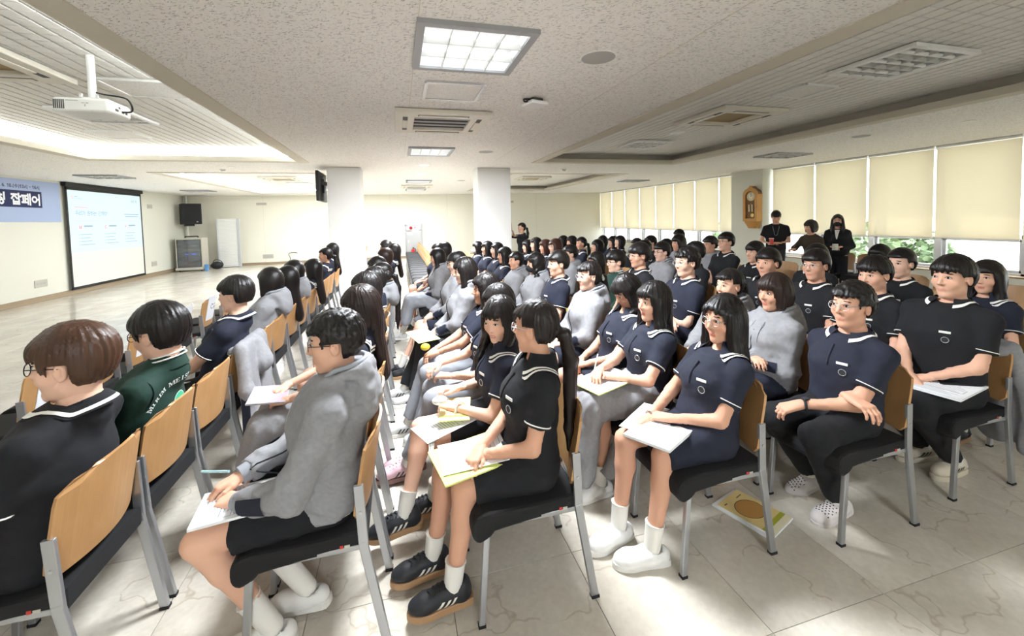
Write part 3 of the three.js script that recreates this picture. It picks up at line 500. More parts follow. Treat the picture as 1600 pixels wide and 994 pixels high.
// ================================================================ figures: smooth bodies meshed from distance fields
const clamp = (x, a, b) => x < a ? a : x > b ? b : x;
function smin(a, b, k) { const h = k - Math.abs(a - b); return h <= 0 ? Math.min(a, b) : Math.min(a, b) - h * h / (4 * k); }
function cone(a, b, ra, rb, k = 0.02, flat = null) {     // tapered capsule; flat = { n, q }: squeezed along n
  const bax = b.x - a.x, bay = b.y - a.y, baz = b.z - a.z, bb = bax * bax + bay * bay + baz * baz || 1e-9, R = Math.max(ra, rb), A = [a.x, a.y, a.z], nq = flat && [flat.n.x, flat.n.y, flat.n.z, flat.q - 1];
  return { k, lo: [Math.min(a.x, b.x) - R, Math.min(a.y, b.y) - R, Math.min(a.z, b.z) - R], hi: [Math.max(a.x, b.x) + R, Math.max(a.y, b.y) + R, Math.max(a.z, b.z) + R],
    f(x, y, z) {
      let px = x - A[0], py = y - A[1], pz = z - A[2];
      const h = clamp((px * bax + py * bay + pz * baz) / bb, 0, 1);
      px -= bax * h; py -= bay * h; pz -= baz * h;
      if (nq) { const s = (px * nq[0] + py * nq[1] + pz * nq[2]) * nq[3]; px += nq[0] * s; py += nq[1] * s; pz += nq[2] * s; }
      return Math.sqrt(px * px + py * py + pz * pz) - (ra + (rb - ra) * h);
    } };
}
function capped(p, q, n) { const f0 = p.f; return { ...p, f: (x, y, z) => Math.max(f0(x, y, z), (x - q.x) * n.x + (y - q.y) * n.y + (z - q.z) * n.z) }; }   // flat end at q
function ell(c, r, k = 0.02) {
  const [cx, cy, cz] = c, [rx, ry, rz] = r;
  return { k, lo: [cx - rx, cy - ry, cz - rz], hi: [cx + rx, cy + ry, cz + rz],
    f(x, y, z) { const X = (x - cx) / rx, Y = (y - cy) / ry, Z = (z - cz) / rz, k0 = Math.sqrt(X * X + Y * Y + Z * Z), a = X / rx, b = Y / ry, c2 = Z / rz, k1 = Math.sqrt(a * a + b * b + c2 * c2) || 1e-6; return k0 * (k0 - 1) / k1; } };
}
const evalField = (prims, x, y, z) => { let d = 10; for (const p of prims) d = smin(d, p.f(x, y, z), p.k); return d; };
// meshes union(prims), then max with each cut, minus disp; returns indexed geometry (surface nets)
function meshField(prims, cell, { cuts = [], disp = null, color = null, uv = null } = {}) {
  const lo = [9, 9, 9], hi = [-9, -9, -9];
  for (const p of prims) for (let i = 0; i < 3; i++) { lo[i] = Math.min(lo[i], p.lo[i]); hi[i] = Math.max(hi[i], p.hi[i]); }
  const pad = cell * 2.5; for (let i = 0; i < 3; i++) { lo[i] -= pad; hi[i] += pad; }
  const n = [0, 1, 2].map((i) => Math.ceil((hi[i] - lo[i]) / cell) + 1), [nx, ny, nz] = n, F = new Float32Array(nx * ny * nz).fill(10);
  for (const p of prims) {
    const m = p.k + cell * 2, a = [0, 1, 2].map((i) => clamp(Math.floor((p.lo[i] - m - lo[i]) / cell), 0, n[i] - 1)), b = [0, 1, 2].map((i) => clamp(Math.ceil((p.hi[i] + m - lo[i]) / cell), 0, n[i] - 1));
    for (let k = a[2]; k <= b[2]; k++) for (let j = a[1]; j <= b[1]; j++) { let i0 = (k * ny + j) * nx; const y = lo[1] + j * cell, z = lo[2] + k * cell; for (let i = a[0]; i <= b[0]; i++) { const d = p.f(lo[0] + i * cell, y, z); F[i0 + i] = smin(F[i0 + i], d, p.k); } }
  }
  if (disp || cuts.length) for (let k = 0, q = 0; k < nz; k++) for (let j = 0; j < ny; j++) for (let i = 0; i < nx; i++, q++) {
    if (F[q] > 0.05) continue; const x = lo[0] + i * cell, y = lo[1] + j * cell, z = lo[2] + k * cell;
    if (disp && F[q] > -0.04) F[q] -= disp(x, y, z);
    for (const c of cuts) { const d = c(x, y, z); if (d > F[q]) F[q] = d; }
  }
  const idx = new Int32Array(nx * ny * nz).fill(-1), P = [], I = [], sx = 1, sy = nx, sz = nx * ny, off = [0, sx, sy, sx + sy, sz, sz + sx, sz + sy, sz + sx + sy];
  for (let k = 0; k < nz - 1; k++) for (let j = 0; j < ny - 1; j++) for (let i = 0; i < nx - 1; i++) {
    const q = i + j * sy + k * sz; let mask = 0; for (let c = 0; c < 8; c++) if (F[q + off[c]] < 0) mask |= 1 << c;
    if (mask === 0 || mask === 255) continue;
    let X = 0, Y = 0, Z = 0, m = 0;
    for (let a = 0; a < 8; a++) for (const bit of [1, 2, 4]) { if (a & bit) continue; const b = a | bit, fa = F[q + off[a]], fb = F[q + off[b]]; if ((fa < 0) === (fb < 0)) continue; const t = fa / (fa - fb); X += (a & 1) + (bit === 1 ? t : 0); Y += ((a >> 1) & 1) + (bit === 2 ? t : 0); Z += ((a >> 2) & 1) + (bit === 4 ? t : 0); m++; }
    idx[q] = P.length / 3; P.push(lo[0] + (i + X / m) * cell, lo[1] + (j + Y / m) * cell, lo[2] + (k + Z / m) * cell);
  }
  const quad = (a, b, c, d, flip) => { if (a < 0 || b < 0 || c < 0 || d < 0) return; if (flip) I.push(a, c, b, a, d, c); else I.push(a, b, c, a, c, d); };
  for (let k = 1; k < nz - 1; k++) for (let j = 1; j < ny - 1; j++) for (let i = 1; i < nx - 1; i++) {
    const q = i + j * sy + k * sz, s = F[q] < 0;
    if (s !== F[q + sx] < 0) quad(idx[q - sy - sz], idx[q - sz], idx[q], idx[q - sy], !s);
    if (s !== F[q + sy] < 0) quad(idx[q - sx - sz], idx[q - sx], idx[q], idx[q - sz], !s);
    if (s !== F[q + sz] < 0) quad(idx[q - sx - sy], idx[q - sy], idx[q], idx[q - sx], !s);
  }
  const g = new THREE.BufferGeometry(); g.setAttribute('position', new THREE.Float32BufferAttribute(P, 3)); g.setIndex(I); g.computeVertexNormals();
  if (color) { const C = new Float32Array(P.length); for (let i = 0; i < P.length; i += 3) { const c = color(P[i], P[i + 1], P[i + 2]); C[i] = c[0]; C[i + 1] = c[1]; C[i + 2] = c[2]; } g.setAttribute('color', new THREE.BufferAttribute(C, 3)); }
  if (uv) { const U = new Float32Array(P.length / 3 * 2); for (let i = 0, j = 0; i < P.length; i += 3, j += 2) { const c = uv(P[i], P[i + 1], P[i + 2]); U[j] = c[0]; U[j + 1] = c[1]; } g.setAttribute('uv', new THREE.BufferAttribute(U, 2)); }
  return g;
}
function paint(g, c) { const n = g.attributes.position.count, a = new Float32Array(n * 3); for (let i = 0; i < n; i++) a.set(c, i * 3); g.setAttribute('color', new THREE.BufferAttribute(a, 3)); g.deleteAttribute('uv'); if (!g.index) g.setIndex([...Array(n).keys()]); return g; }
function mirrorX(g) { const o = g.clone().scale(-1, 1, 1), I = o.index.array; for (let i = 0; i < I.length; i += 3) { const t = I[i]; I[i] = I[i + 1]; I[i + 1] = t; } o.computeVertexNormals(); return o; }

// ---------------------------------------------------------------- head and hand shapes (made once for each fineness)
const SKIN = { a: lin(226, 178, 152), b: lin(214, 164, 138), c: lin(234, 190, 166) };
const cache = {};
function memo(key, make) { return cache[key] ??= make(); }
function headPrims(f) {
  const j = f ? 0.92 : 1;
  return [ell([0, 0.03, -0.012], [0.074, 0.088, 0.092], 0.02), ell([0, -0.035, 0.02], [0.057 * j, 0.076, 0.062], 0.03),
    cone(V(-0.042 * j, -0.068, 0), V(-0.008, -0.096, 0.052), 0.022, 0.02, 0.02), cone(V(0.042 * j, -0.068, 0), V(0.008, -0.096, 0.052), 0.022, 0.02, 0.02),
    ell([-0.036, -0.026, 0.05], [0.026, 0.026, 0.022], 0.025), ell([0.036, -0.026, 0.05], [0.026, 0.026, 0.022], 0.025),
    cone(V(-0.03, 0.026, 0.07), V(0.03, 0.026, 0.07), 0.009, 0.009, 0.015),
    cone(V(0, 0.016, 0.079), V(0, -0.027, 0.096), 0.006, 0.0105, 0.012), ell([-0.0115, -0.03, 0.085], [0.008, 0.007, 0.009], 0.006), ell([0.0115, -0.03, 0.085], [0.008, 0.007, 0.009], 0.006),
    cone(V(-0.016, -0.062, 0.0715), V(0.016, -0.062, 0.0715), 0.0055, 0.0055, 0.007), cone(V(0, -0.061, 0.076), V(0, -0.0615, 0.076), 0.0055, 0.0055, 0.008), cone(V(-0.01, -0.0705, 0.0715), V(0.01, -0.0705, 0.0715), 0.006, 0.006, 0.007),
    ell([-0.077, -0.008, -0.008], [0.01, 0.03, 0.018], 0.006), ell([0.077, -0.008, -0.008], [0.01, 0.03, 0.018], 0.006),
    cone(V(0, -0.06, -0.02), V(0, -0.118, -0.018), 0.046 * (f ? 0.92 : 1.1), 0.046 * (f ? 0.92 : 1.1), 0.02)];
}
function headGeo(f, cell, skin, smile) {
  return memo(['h', f, cell, skin, smile].join(), () => {
    const S = SKIN[skin], lip = mix3(S, lin(186, 84, 84), f ? 0.62 : 0.35), prims = headPrims(f), n2 = (x, y, z, s) => perlin.noise(x * s, y * s, z * s);
    const g = meshField(prims, cell, { cuts: [(x, y, z) => 0.0095 - Math.hypot(Math.abs(x) - 0.031, (y - 0.006) * 1.3, z - 0.0915) * 0.75, (x, y, z) => 0.012 - Math.hypot(Math.abs(x) - 0.089, (y + 0.004) * 0.7, z + 0.004)],
      color: (x, y, z) => { let c = mix3(S, [S[0] * 1.02, S[1] * 0.86, S[2] * 0.84], clamp(1 - Math.hypot(Math.abs(x) - 0.04, y + 0.03) / 0.026, 0, 1) * (z > 0.03 ? 0.5 : 0)); if (z > 0.066 && y < -0.0565 && y > -0.0765 && Math.abs(x) < 0.0205 - Math.abs(y + 0.066) * 0.5) c = lip; return c; } });
    const ex = [g], dark = lin(38, 28, 24), put = (geo, c) => ex.push(paint(geo.toNonIndexed ? geo : geo, c));
    for (const s of [-1, 1]) {
      const e = (geo) => geo.rotateY(s * 0.25).translate(s * 0.031, 0.006, 0.0765);
      put(e(new THREE.SphereGeometry(1, 14, 8).scale(0.0145, 0.0062, 0.0062)), lin(228, 220, 214));
      put(e(new THREE.SphereGeometry(1, 10, 8).scale(0.0058, 0.0058, 0.003).translate(-s * 0.001, 0.0002, 0.0048)), lin(40, 27, 20));
      put(e(tube([V(-0.0155, -0.0012, 0.0025), V(-0.007, 0.0062, 0.0062), V(0.004, 0.0066, 0.0066), V(0.0155, 0.0005, 0.0025)], 0.0013, 8, 4)), dark);
      put(new THREE.SphereGeometry(1, 10, 6).scale(0.018, 0.0032, 0.004).rotateZ(-s * 0.1).rotateY(s * 0.35).translate(s * 0.032, 0.0285, 0.0765), dark);
      put(new THREE.SphereGeometry(0.0022, 6, 4).translate(s * 0.006, -0.0375, 0.0905), lin(110, 60, 52));
    }
    put(tube([V(-0.019, smile ? -0.06 : -0.0655, 0.0735), V(0, -0.067, 0.0795), V(0.019, smile ? -0.06 : -0.0655, 0.0735)], 0.0012, 10, 4), lin(120, 56, 54));
    if (smile) put(new THREE.SphereGeometry(1, 12, 6).scale(0.014, 0.0038, 0.004).translate(0, -0.0655, 0.077), lin(240, 236, 228));
    return mergeGeometries(ex.map((q) => { if (!q.index) q.setIndex([...Array(q.attributes.position.count).keys()]); q.deleteAttribute('uv'); return q; }));
  });
}
// left hand, wrist at the origin, fingers along +z, palm facing -y, thumb on the -x side (towards the body's middle)
function handGeo(curl, cell, skin) {
  return memo(['hand', curl, cell, skin].join(), () => {
    const p = [], fx = [-0.028, -0.0095, 0.0095, 0.027], len = [0.068, 0.077, 0.071, 0.056], kz = [0.086, 0.09, 0.086, 0.078];
    for (let i = 0; i < 4; i++) {
      p.push(cone(V(fx[i] * 0.55, 0, 0), V(fx[i], 0, kz[i]), 0.0145, 0.0115, 0.012));
      let a = V(fx[i], 0, kz[i]), ang = 0.15 + curl * 0.25, r = 0.0092 - (i === 3 ? 0.0012 : 0); const spread = fx[i] * 2.2;
      for (const [s, w] of [[0.45, 0.35], [0.32, 0.75], [0.23, 0.6]]) { ang += curl * w; const L = len[i] * s, b = V(a.x + spread * L * 0.6, a.y - Math.sin(ang) * L, a.z + Math.cos(ang) * L); p.push(cone(a, b, r, r - 0.0007, 0.004)); a = b; r -= 0.0008; }
    }
    p.push(cone(V(-0.012, -0.006, 0.012), V(-0.036, -0.012, 0.045), 0.015, 0.012, 0.012), cone(V(-0.036, -0.012, 0.045), V(-0.046, -0.018, 0.073), 0.011, 0.0095, 0.004), cone(V(-0.046, -0.018, 0.073), V(-0.044, -0.024, 0.095), 0.0095, 0.008, 0.004));
    p.push(cone(V(0, 0, -0.03), V(0, 0, 0.02), 0.023, 0.022, 0.015, { n: V(0, 1, 0), q: 1.3 }));
    const S = SKIN[skin]; return meshField(p, cell, { color: () => S });
  });
}
// ---------------------------------------------------------------- hair
const hairTex = dataTex(256, 256, (() => { const n = tileNoise(256, 256, 1, 128), c = Float32Array.from({ length: 256 }, rnd); return (x, y) => { const v = 90 + 110 * c[x] + 40 * (n[y * 256 + x] - 0.5); return [v, v, v]; }; })(), false);
hairTex.repeat.set(3, 0.4);
const HAIR = {};
function hairMat(c) { return HAIR[c] ??= mat(srgb(...c.split(' ').map(Number)), 0.36, { bumpMap: hairTex, bumpScale: 0.0005, specularIntensity: 0.7 }); }
// style: { fringe: height of the fringe edge, open: half width of the face opening, down: how low it hangs, ... }
const HS = {
  boy: { fringe: 0.036, nape: -0.05, ear: 1, vol: 1.04 }, boyUp: { fringe: 0.05, nape: -0.055, ear: 1, vol: 1.03, messy: 1 }, boyBowl: { fringe: 0.027, nape: -0.062, ear: 0.5, vol: 1.08 },
  bob: { fringe: 0.03, down: -0.14, vol: 1.03 }, bobShort: { fringe: 0.026, down: -0.1, vol: 1.06 }, long: { fringe: 0.036, down: -0.16, back: -0.36, locks: 0.24, vol: 1.02 }, longPart: { fringe: 0.066, down: -0.16, back: -0.34, locks: 0.3, vol: 1.0 }, longBack: { fringe: 0.04, down: -0.15, back: -0.4, vol: 1.02 },
  wavy: { fringe: 0.06, down: -0.16, back: -0.36, locks: 0.36, vol: 1.05, wave: 1 }, pony: { fringe: 0.05, nape: -0.06, ear: 0.6, tail: 0.5, vol: 0.98 }, bun: { fringe: 0.036, nape: -0.06, ear: 0.7, bun: 1, vol: 1 }, tied: { fringe: 0.05, nape: -0.07, ear: 0.5, tail: 0.22, vol: 0.98 },
};
function hairGeo(style, cell) {
  return memo(['hair', style, cell].join(), () => {
    const s = HS[style], v = s.vol, p = [ell([0, 0.036, -0.015], [0.086 * v, 0.1 * v, 0.106 * v], 0.03)], fine = cell < 0.0085;
    p.push(ell([0, 0.0, -0.042], s.ear ? [0.077 * v, 0.082, 0.064] : [0.08 * v, 0.085, 0.072], 0.03));
    p.push(cone(V(-0.032, 0.055, 0.06), V(0.032, 0.055, 0.06), 0.027, 0.027, 0.025));
    if (s.down) { p.push(ell([0, -0.03, -0.03], [0.094 * v, -s.down * 0.95, 0.09], 0.03)); for (const q of [-1, 1]) p.push(cone(V(q * 0.068, 0.03, 0.02), V(q * 0.078, s.down * 0.8, 0.018), 0.026, 0.024, 0.03)); }
    if (s.back) { p.push(cone(V(0, -0.02, -0.055), V(0, s.back, -0.115), 0.082, 0.07, 0.03, { n: V(0, 0, 1), q: 1.7 })); }
    if (s.locks) for (const q of [-1, 1]) { p.push(cone(V(q * 0.072, 0.0, 0.012), V(q * 0.085, -0.13, 0.012), 0.026, 0.03, 0.025), cone(V(q * 0.085, -0.13, 0.012), V(q * 0.075, -0.13 - s.locks * 0.5, 0.07), 0.03, 0.024, 0.02), cone(V(q * 0.075, -0.13 - s.locks * 0.5, 0.07), V(q * 0.07, -0.13 - s.locks, 0.08), 0.024, 0.014, 0.02)); }
    if (s.tail) { const L = s.tail; p.push(cone(V(0, 0.0, -0.1), V(0, -0.02, -0.145), 0.02, 0.024, 0.015), cone(V(0, -0.02, -0.145), V(0, -0.14, -0.165), 0.026, 0.034, 0.02), cone(V(0, -0.14, -0.165), V(0.01, -0.06 - L * 0.8, -0.155), 0.034, 0.026, 0.02), cone(V(0.01, -0.06 - L * 0.8, -0.155), V(0.012, -0.06 - L, -0.15), 0.026, 0.01, 0.02)); }
    if (s.bun) p.push(ell([0, 0.05, -0.125], [0.035, 0.035, 0.03], 0.01));
    if (s.wisps) for (const q of [-1, 1]) p.push(cone(V(q * 0.062, 0.05, 0.06), V(q * 0.071, -0.055, 0.045), 0.01, 0.005, 0.01));
    const low = s.nape ?? -9;
    const cuts = [(x, y, z) => {   // opening for the face
      const a = Math.atan2(x, z), jag = fine ? 0.007 * Math.sin(a * 31 + 2 * Math.sin(a * 9)) + 0.012 * perlin.noise(a * 7, 3, 1) + 0.004 * Math.sin(a * 67) : 0;
      const top = s.fringe + jag + (s.fringe > 0.055 ? -Math.abs(x) * 0.55 : Math.abs(x) * 0.1), hw = s.ear ? 0.069 : 0.058 - Math.max(0, -0.03 - y) * 0.1;
      const dy = y - top, dz = (s.ear ? 0.028 : 0.03) - z, dx = Math.abs(x) - hw; return -Math.max(dy, dz, dx);
    }];
    if (s.nape !== undefined) cuts.push((x, y, z) => (z > -0.17 && !(s.tail && z < -0.085) && !(s.wisps && z > 0.03) ? (low + (z > 0 ? 0.02 : 0) + (fine ? 0.003 * Math.sin(x * 300) : 0)) - y : -1));
    if (s.ear) cuts.push((x, y, z) => -Math.max(0.03 - Math.abs(x), y - (0.012 + 0.012 * (1 - s.ear)), Math.abs(z + 0.002 - (s.wisps ? 0.01 : 0)) - (s.wisps ? 0.016 : 0.03)));
    if (s.down && !s.back) cuts.push((x, y, z) => (s.down + (fine ? 0.004 * Math.sin(x * 260) : 0)) - y);
    if (s.down) cuts.push((x, y, z) => -Math.max(y + 0.085, 0.0 - z, Math.abs(x) - 0.05));   // throat stays free
    const amp = fine ? 0.0022 : 0.001;
    return meshField(p, cell, { cuts, disp: (x, y, z) => { const a = Math.atan2(x, -(z + 0.015)); let d = amp * (Math.sin(a * 34 + 3 * perlin.noise(a * 3, y * 9, 2)) + 1.4 * perlin.noise(a * 9, y * 6, 5)); if (s.messy) d += 0.007 * perlin.noise(x * 45, y * 45, z * 45); if (s.wave) d += (y < -0.05 ? 0.011 : 0.002) * Math.sin(y * 85 + a * 4) + 0.005 * perlin.noise(x * 40, y * 30, z * 40); return d; },
      uv: (x, y, z) => [Math.atan2(x, -(z + 0.015)) / 6.2832 * 2, y * 4] });
  });
}
// ---------------------------------------------------------------- shoes (ankle at the origin, 0.085 above the ground, toe +z)
const shoeStyles = {
  black: { upper: [30, 31, 36], sole: [168, 132, 96], stripe: [232, 226, 214], lace: [24, 24, 26] }, white: { upper: [232, 231, 228], sole: [226, 224, 220], slip: 1 }, grey: { upper: [206, 206, 204], sole: [222, 221, 218], stripe: [60, 62, 68], lace: [230, 230, 230] },
  pink: { upper: [214, 176, 186], sole: [132, 96, 92], stripe: [70, 60, 66], lace: [235, 225, 228] }, clog: { upper: [220, 214, 212], sole: [214, 208, 206], slip: 1, holes: 1 }, cream: { upper: [216, 206, 186], sole: [206, 196, 176], stripe: [40, 38, 36], lace: [226, 220, 204] }, navy: { upper: [34, 40, 62], sole: [220, 218, 212], lace: [220, 220, 220] },
};
const shoeMats = {};
function shoeSet(style, fine) {
  return memo('shoe' + style + fine, () => {
    const s = shoeStyles[style], cell = fine ? 0.0075 : 0.02, g = -0.085;
    const up = s.slip ? [cone(V(0, g + 0.045, -0.045), V(0, g + 0.05, 0.02), 0.04, 0.04, 0.02), cone(V(0, g + 0.045, 0.02), V(-0.004, g + 0.038, 0.12), 0.046, 0.044, 0.03, { n: V(0, 1, 0), q: 1.15 }), cone(V(-0.004, g + 0.036, 0.12), V(-0.008, g + 0.034, 0.15), 0.044, 0.036, 0.03, { n: V(0, 1, 0), q: 1.25 })]
      : [cone(V(0, g + 0.055, -0.04), V(0, g + 0.085, -0.04), 0.037, 0.034, 0.02), cone(V(0, g + 0.06, -0.03), V(0, g + 0.065, 0.05), 0.039, 0.037, 0.03), cone(V(0, g + 0.065, 0.03), V(-0.004, g + 0.05, 0.12), 0.038, 0.038, 0.03, { n: V(0, 1, 0), q: 1.1 }), cone(V(-0.004, g + 0.05, 0.12), V(-0.008, g + 0.046, 0.155), 0.04, 0.034, 0.03, { n: V(0, 1, 0), q: 1.3 })];
    const cuts = [(x, y) => g + 0.018 - y, (x, y, z) => (z < 0.035 ? -(Math.max(Math.hypot(x, (z + 0.01) * 0.8) - 0.03, (g + (s.slip ? 0.06 : 0.082)) - y)) : -1)];
    const upper = meshField(up, cell, { cuts, uv: (x, y, z) => [z * 5, y * 5] });
    const o = new THREE.Shape(); o.moveTo(-0.03, -0.083); o.quadraticCurveTo(0, -0.1, 0.03, -0.083); o.bezierCurveTo(0.044, -0.05, 0.03, 0.02, 0.043, 0.1); o.bezierCurveTo(0.046, 0.16, 0.018, 0.198, -0.01, 0.198); o.bezierCurveTo(-0.046, 0.195, -0.052, 0.14, -0.046, 0.09); o.bezierCurveTo(-0.036, 0.02, -0.044, -0.05, -0.03, -0.083);
    const sole = new THREE.ExtrudeGeometry(o, { depth: 0.024, bevelEnabled: true, bevelSize: 0.003, bevelThickness: 0.003, bevelSegments: 1, curveSegments: 8 }).rotateX(Math.PI / 2).scale(0.92, 1, 0.95).translate(0, g + 0.028, 0.002);
    const ex = [];
    const project = (x, y, z) => { const sgn = Math.sign(x); let q = x; for (let i = 0; i < 12; i++) q -= sgn * evalField(up, q, y, z); return q + sgn * 0.001; };
    if (s.stripe) for (const sg of [-1, 1]) for (let k = 0; k < 3; k++) { const a = [], n = 5; for (let i = 0; i <= n; i++) { const t = i / n, y = g + 0.028 + t * 0.042, z = 0.07 - k * 0.026 - t * 0.028; for (const w of [0, 0.012]) a.push(V(project(sg * 0.06, y, z + w), y, z + w)); } const pg = new THREE.BufferGeometry().setFromPoints(a), I = []; for (let i = 0; i < n; i++) { const b = i * 2; I.push(b, b + 1, b + 2, b + 1, b + 3, b + 2); } pg.setIndex(I); pg.computeVertexNormals(); ex.push(['stripe', pg, s.stripe]); }
    if (s.lace) for (let k = 0; k < 4; k++) { const z = 0.04 + k * 0.02; let y = g + 0.12; for (let i = 0; i < 12; i++) y -= evalField(up, 0, y, z); ex.push(['lace', tube([V(-0.024, y - 0.006, z), V(-0.008, y + 0.002, z + 0.006), V(0.008, y + 0.002, z - 0.004), V(0.024, y - 0.006, z + 0.004)], 0.0032, 8, 5), s.lace]); }
    if (s.holes) { const hg = []; for (let i = -2; i <= 2; i++) for (let j = 0; j < 6; j++) { const x = i * 0.015 + (j % 2) * 0.0075 - 0.004, z = 0.055 + j * 0.016; let y = g + 0.12; for (let t = 0; t < 12; t++) y -= evalField(up, x, y, z); if (y < g + 0.03) continue; hg.push(new THREE.CylinderGeometry(0.0035, 0.0035, 0.003, 6).translate(x, y, z)); } ex.push(['vent_holes', join(hg), [40, 38, 38]]); }
    const m = (c) => shoeMats[c] ??= mat(srgb(...c), 0.6);
    return { upper, um: m(s.upper), sole, sm: m(s.sole), ex: ex.map(([n, g2, c]) => [n, g2, m(c)]) };
  });
}
// ---------------------------------------------------------------- the figure
const CL = {
  navy: mat(srgb(27, 31, 48), 0.88), black: mat(srgb(20, 21, 26), 0.9), grey: mat(0xffffff, 0.95, { vertexColors: true }), green: mat(srgb(18, 52, 42), 0.85), greenSide: mat(srgb(18, 52, 42), 0.85, { side: THREE.DoubleSide }), white: mat(srgb(240, 238, 232), 0.7), brown: mat(srgb(62, 50, 38), 0.9), charcoal: mat(srgb(48, 49, 54), 0.9), sock: mat(srgb(232, 229, 222), 0.9), sockGrey: mat(srgb(120, 118, 118), 0.9), sweat: mat(srgb(150, 153, 160), 0.95), mask: mat(srgb(30, 30, 33), 0.8), maskWhite: mat(srgb(232, 236, 240), 0.8), navySide: mat(srgb(27, 31, 48), 0.88, { side: THREE.DoubleSide }), gold: mat(srgb(180, 160, 60), 0.5), silver: mat(srgb(210, 212, 216), 0.3, { metalness: 0.8 }), frameDark: mat(srgb(36, 32, 32), 0.35), lens: mat(0xffffff, 0.02, { transmission: 1, thickness: 0 }), skin: mat(0xffffff, 0.55, { vertexColors: true, specularIntensity: 0.4 }),
};
const GREY = lin(152, 152, 155), GREYB = lin(136, 136, 140), NAVYC = lin(27, 31, 48);
function ik(S, W, l1, l2, hint) {
  const d = V().subVectors(W, S), L = Math.min(d.length(), (l1 + l2) * 0.995); d.normalize(); const a = (l1 * l1 - l2 * l2 + L * L) / (2 * L), h = Math.sqrt(Math.max(0, l1 * l1 - a * a));
  const n = hint.clone().addScaledVector(d, -hint.dot(d)).normalize(); return [S.clone().addScaledVector(d, a).addScaledVector(n, h), S.clone().addScaledVector(d, L)];
}
const frameM = (x, y, z, p) => new THREE.Matrix4().makeBasis(x, y, z).setPosition(p);
const people = [];
function person(o) {
  const f = o.sex !== 'm', d = Math.hypot(o.x, o.z), near = d < 3.4, mid = d < 6;
  const bodyCell = o.cell ?? clamp(0.007 * d, 0.0135, 0.042), clothCell = clamp(0.0053 * d, 0.0095, 0.031), headCell = d < 2.9 ? 0.005 : d < 4.0 ? 0.006 : d < 6.5 ? 0.0095 : 0.0135, handCell = d < 2.9 ? 0.0042 : d < 5 ? 0.0075 : 0.012;
  const skin = o.skin ?? 'a', root = thing('person', o.label, 'person', [o.x, 0, o.z], (o.turn ?? 0) - Math.PI / 2, o.group);
  const stand = o.stand, top = o.top, bw = o.wide ?? 1;
  const hz = o.headZ ?? -0.1, hx = o.headX ?? 0;
  const pel = stand ? V(0, 0.9, 0) : V(0, 0.56, -0.055);
  const neck = V(hx * 0.8, top - 0.28, hz - 0.012), shY = top - 0.355 - (f ? 0 : 0.008), shW = (f ? 0.14 : 0.165) * bw, ty = o.twist ?? 0;
  const shAx = V(Math.cos(ty), 0, -Math.sin(ty)), fwd = V(Math.sin(ty), 0, Math.cos(ty));
  const shC = V(hx * 0.7, shY, (stand ? hz : hz * 0.75 - (bw > 1.05 ? -0.015 : 0)) - 0.01 + (o.shZ ?? 0)), SL = shC.clone().addScaledVector(shAx, shW), SR = shC.clone().addScaledVector(shAx, -shW);
  const chest = V().lerpVectors(pel, shC, 0.72).addScaledVector(fwd, 0.015), waist = V().lerpVectors(pel, shC, 0.34), flatF = { n: fwd, q: 1.38 };
  const torso = (e, k = 0.06) => [cone(V(pel.x - 0.06, pel.y, pel.z), V(pel.x + 0.06, pel.y, pel.z), 0.1 * bw + e, 0.1 * bw + e, k), cone(pel.clone().add(V(0, 0.02, 0)), waist, 0.132 * bw + e, (f ? 0.122 : 0.138) * bw + e, k, flatF), cone(waist, chest, (f ? 0.122 : 0.138) * bw + e, (f ? 0.142 : 0.162) * bw + e, k, flatF), cone(chest, shC, (f ? 0.138 : 0.158) * bw + e, 0.085 * bw + e, k, flatF),
    cone(SL, SR, 0.042 + e * 0.6, 0.042 + e * 0.6, k * 0.7), cone(SL, neck, 0.038 + e * 0.6, 0.04 + e * 0.5, k * 0.7), cone(SR, neck, 0.038 + e * 0.6, 0.04 + e * 0.5, k * 0.7), ...(f ? [ell([chest.x + fwd.x * 0.07, chest.y + 0.01, chest.z + fwd.z * 0.07], [0.1 + e, 0.06 + e, 0.05 + e], 0.05)] : [])];
  // limbs
  const ua = (f ? 0.255 : 0.28), fa = (f ? 0.225 : 0.245);
  const defL = stand ? V(0.2, 0.78, 0.1) : V(0.06, 0.625, 0.17), defR = stand ? V(-0.2, 0.78, 0.1) : V(-0.05, 0.63, 0.19);
  const arm = (S, W, s, hint) => { const [E, W2] = ik(S, W, ua, fa, hint ?? V(s * 0.85, -0.5, -0.6)); return { S, E, W: W2 }; };
  const AL = arm(SL, o.handL ? V(...o.handL) : defL, 1, o.hintL && V(...o.hintL)), AR = arm(SR, o.handR ? V(...o.handR) : defR, -1, o.hintR && V(...o.hintR));
  const hipL = V(pel.x + 0.08 * bw, pel.y - 0.02, pel.z), hipR = V(pel.x - 0.08 * bw, pel.y - 0.02, pel.z), kz = f ? 0.31 : 0.36;
  const K = (o.legs ?? {}), kneeL = K.kneeL ? V(...K.kneeL) : stand ? V(0.09, 0.48, 0.03) : V(0.09, 0.515, kz), kneeR = K.kneeR ? V(...K.kneeR) : stand ? V(-0.09, 0.48, 0.03) : V(-0.09, 0.515, kz);
  const ankL = K.ankL ? V(...K.ankL) : stand ? V(0.1, 0.085, -0.03) : V(0.1, 0.085, kz + 0.02), ankR = K.ankR ? V(...K.ankR) : stand ? V(-0.1, 0.085, -0.03) : V(-0.1, 0.085, kz + 0.06);
  const calf = (k, a) => V().lerpVectors(k, a, 0.3).add(V(0, 0, stand ? -0.015 : -0.012));
  const bodyPrims = [...torso(-0.004, 0.04), cone(neck.clone().add(V(0, -0.04, 0)), neck.clone().add(V(hx * 0.1, 0.06, 0.01)), f ? 0.05 : 0.06, f ? 0.045 : 0.053, 0.04)];
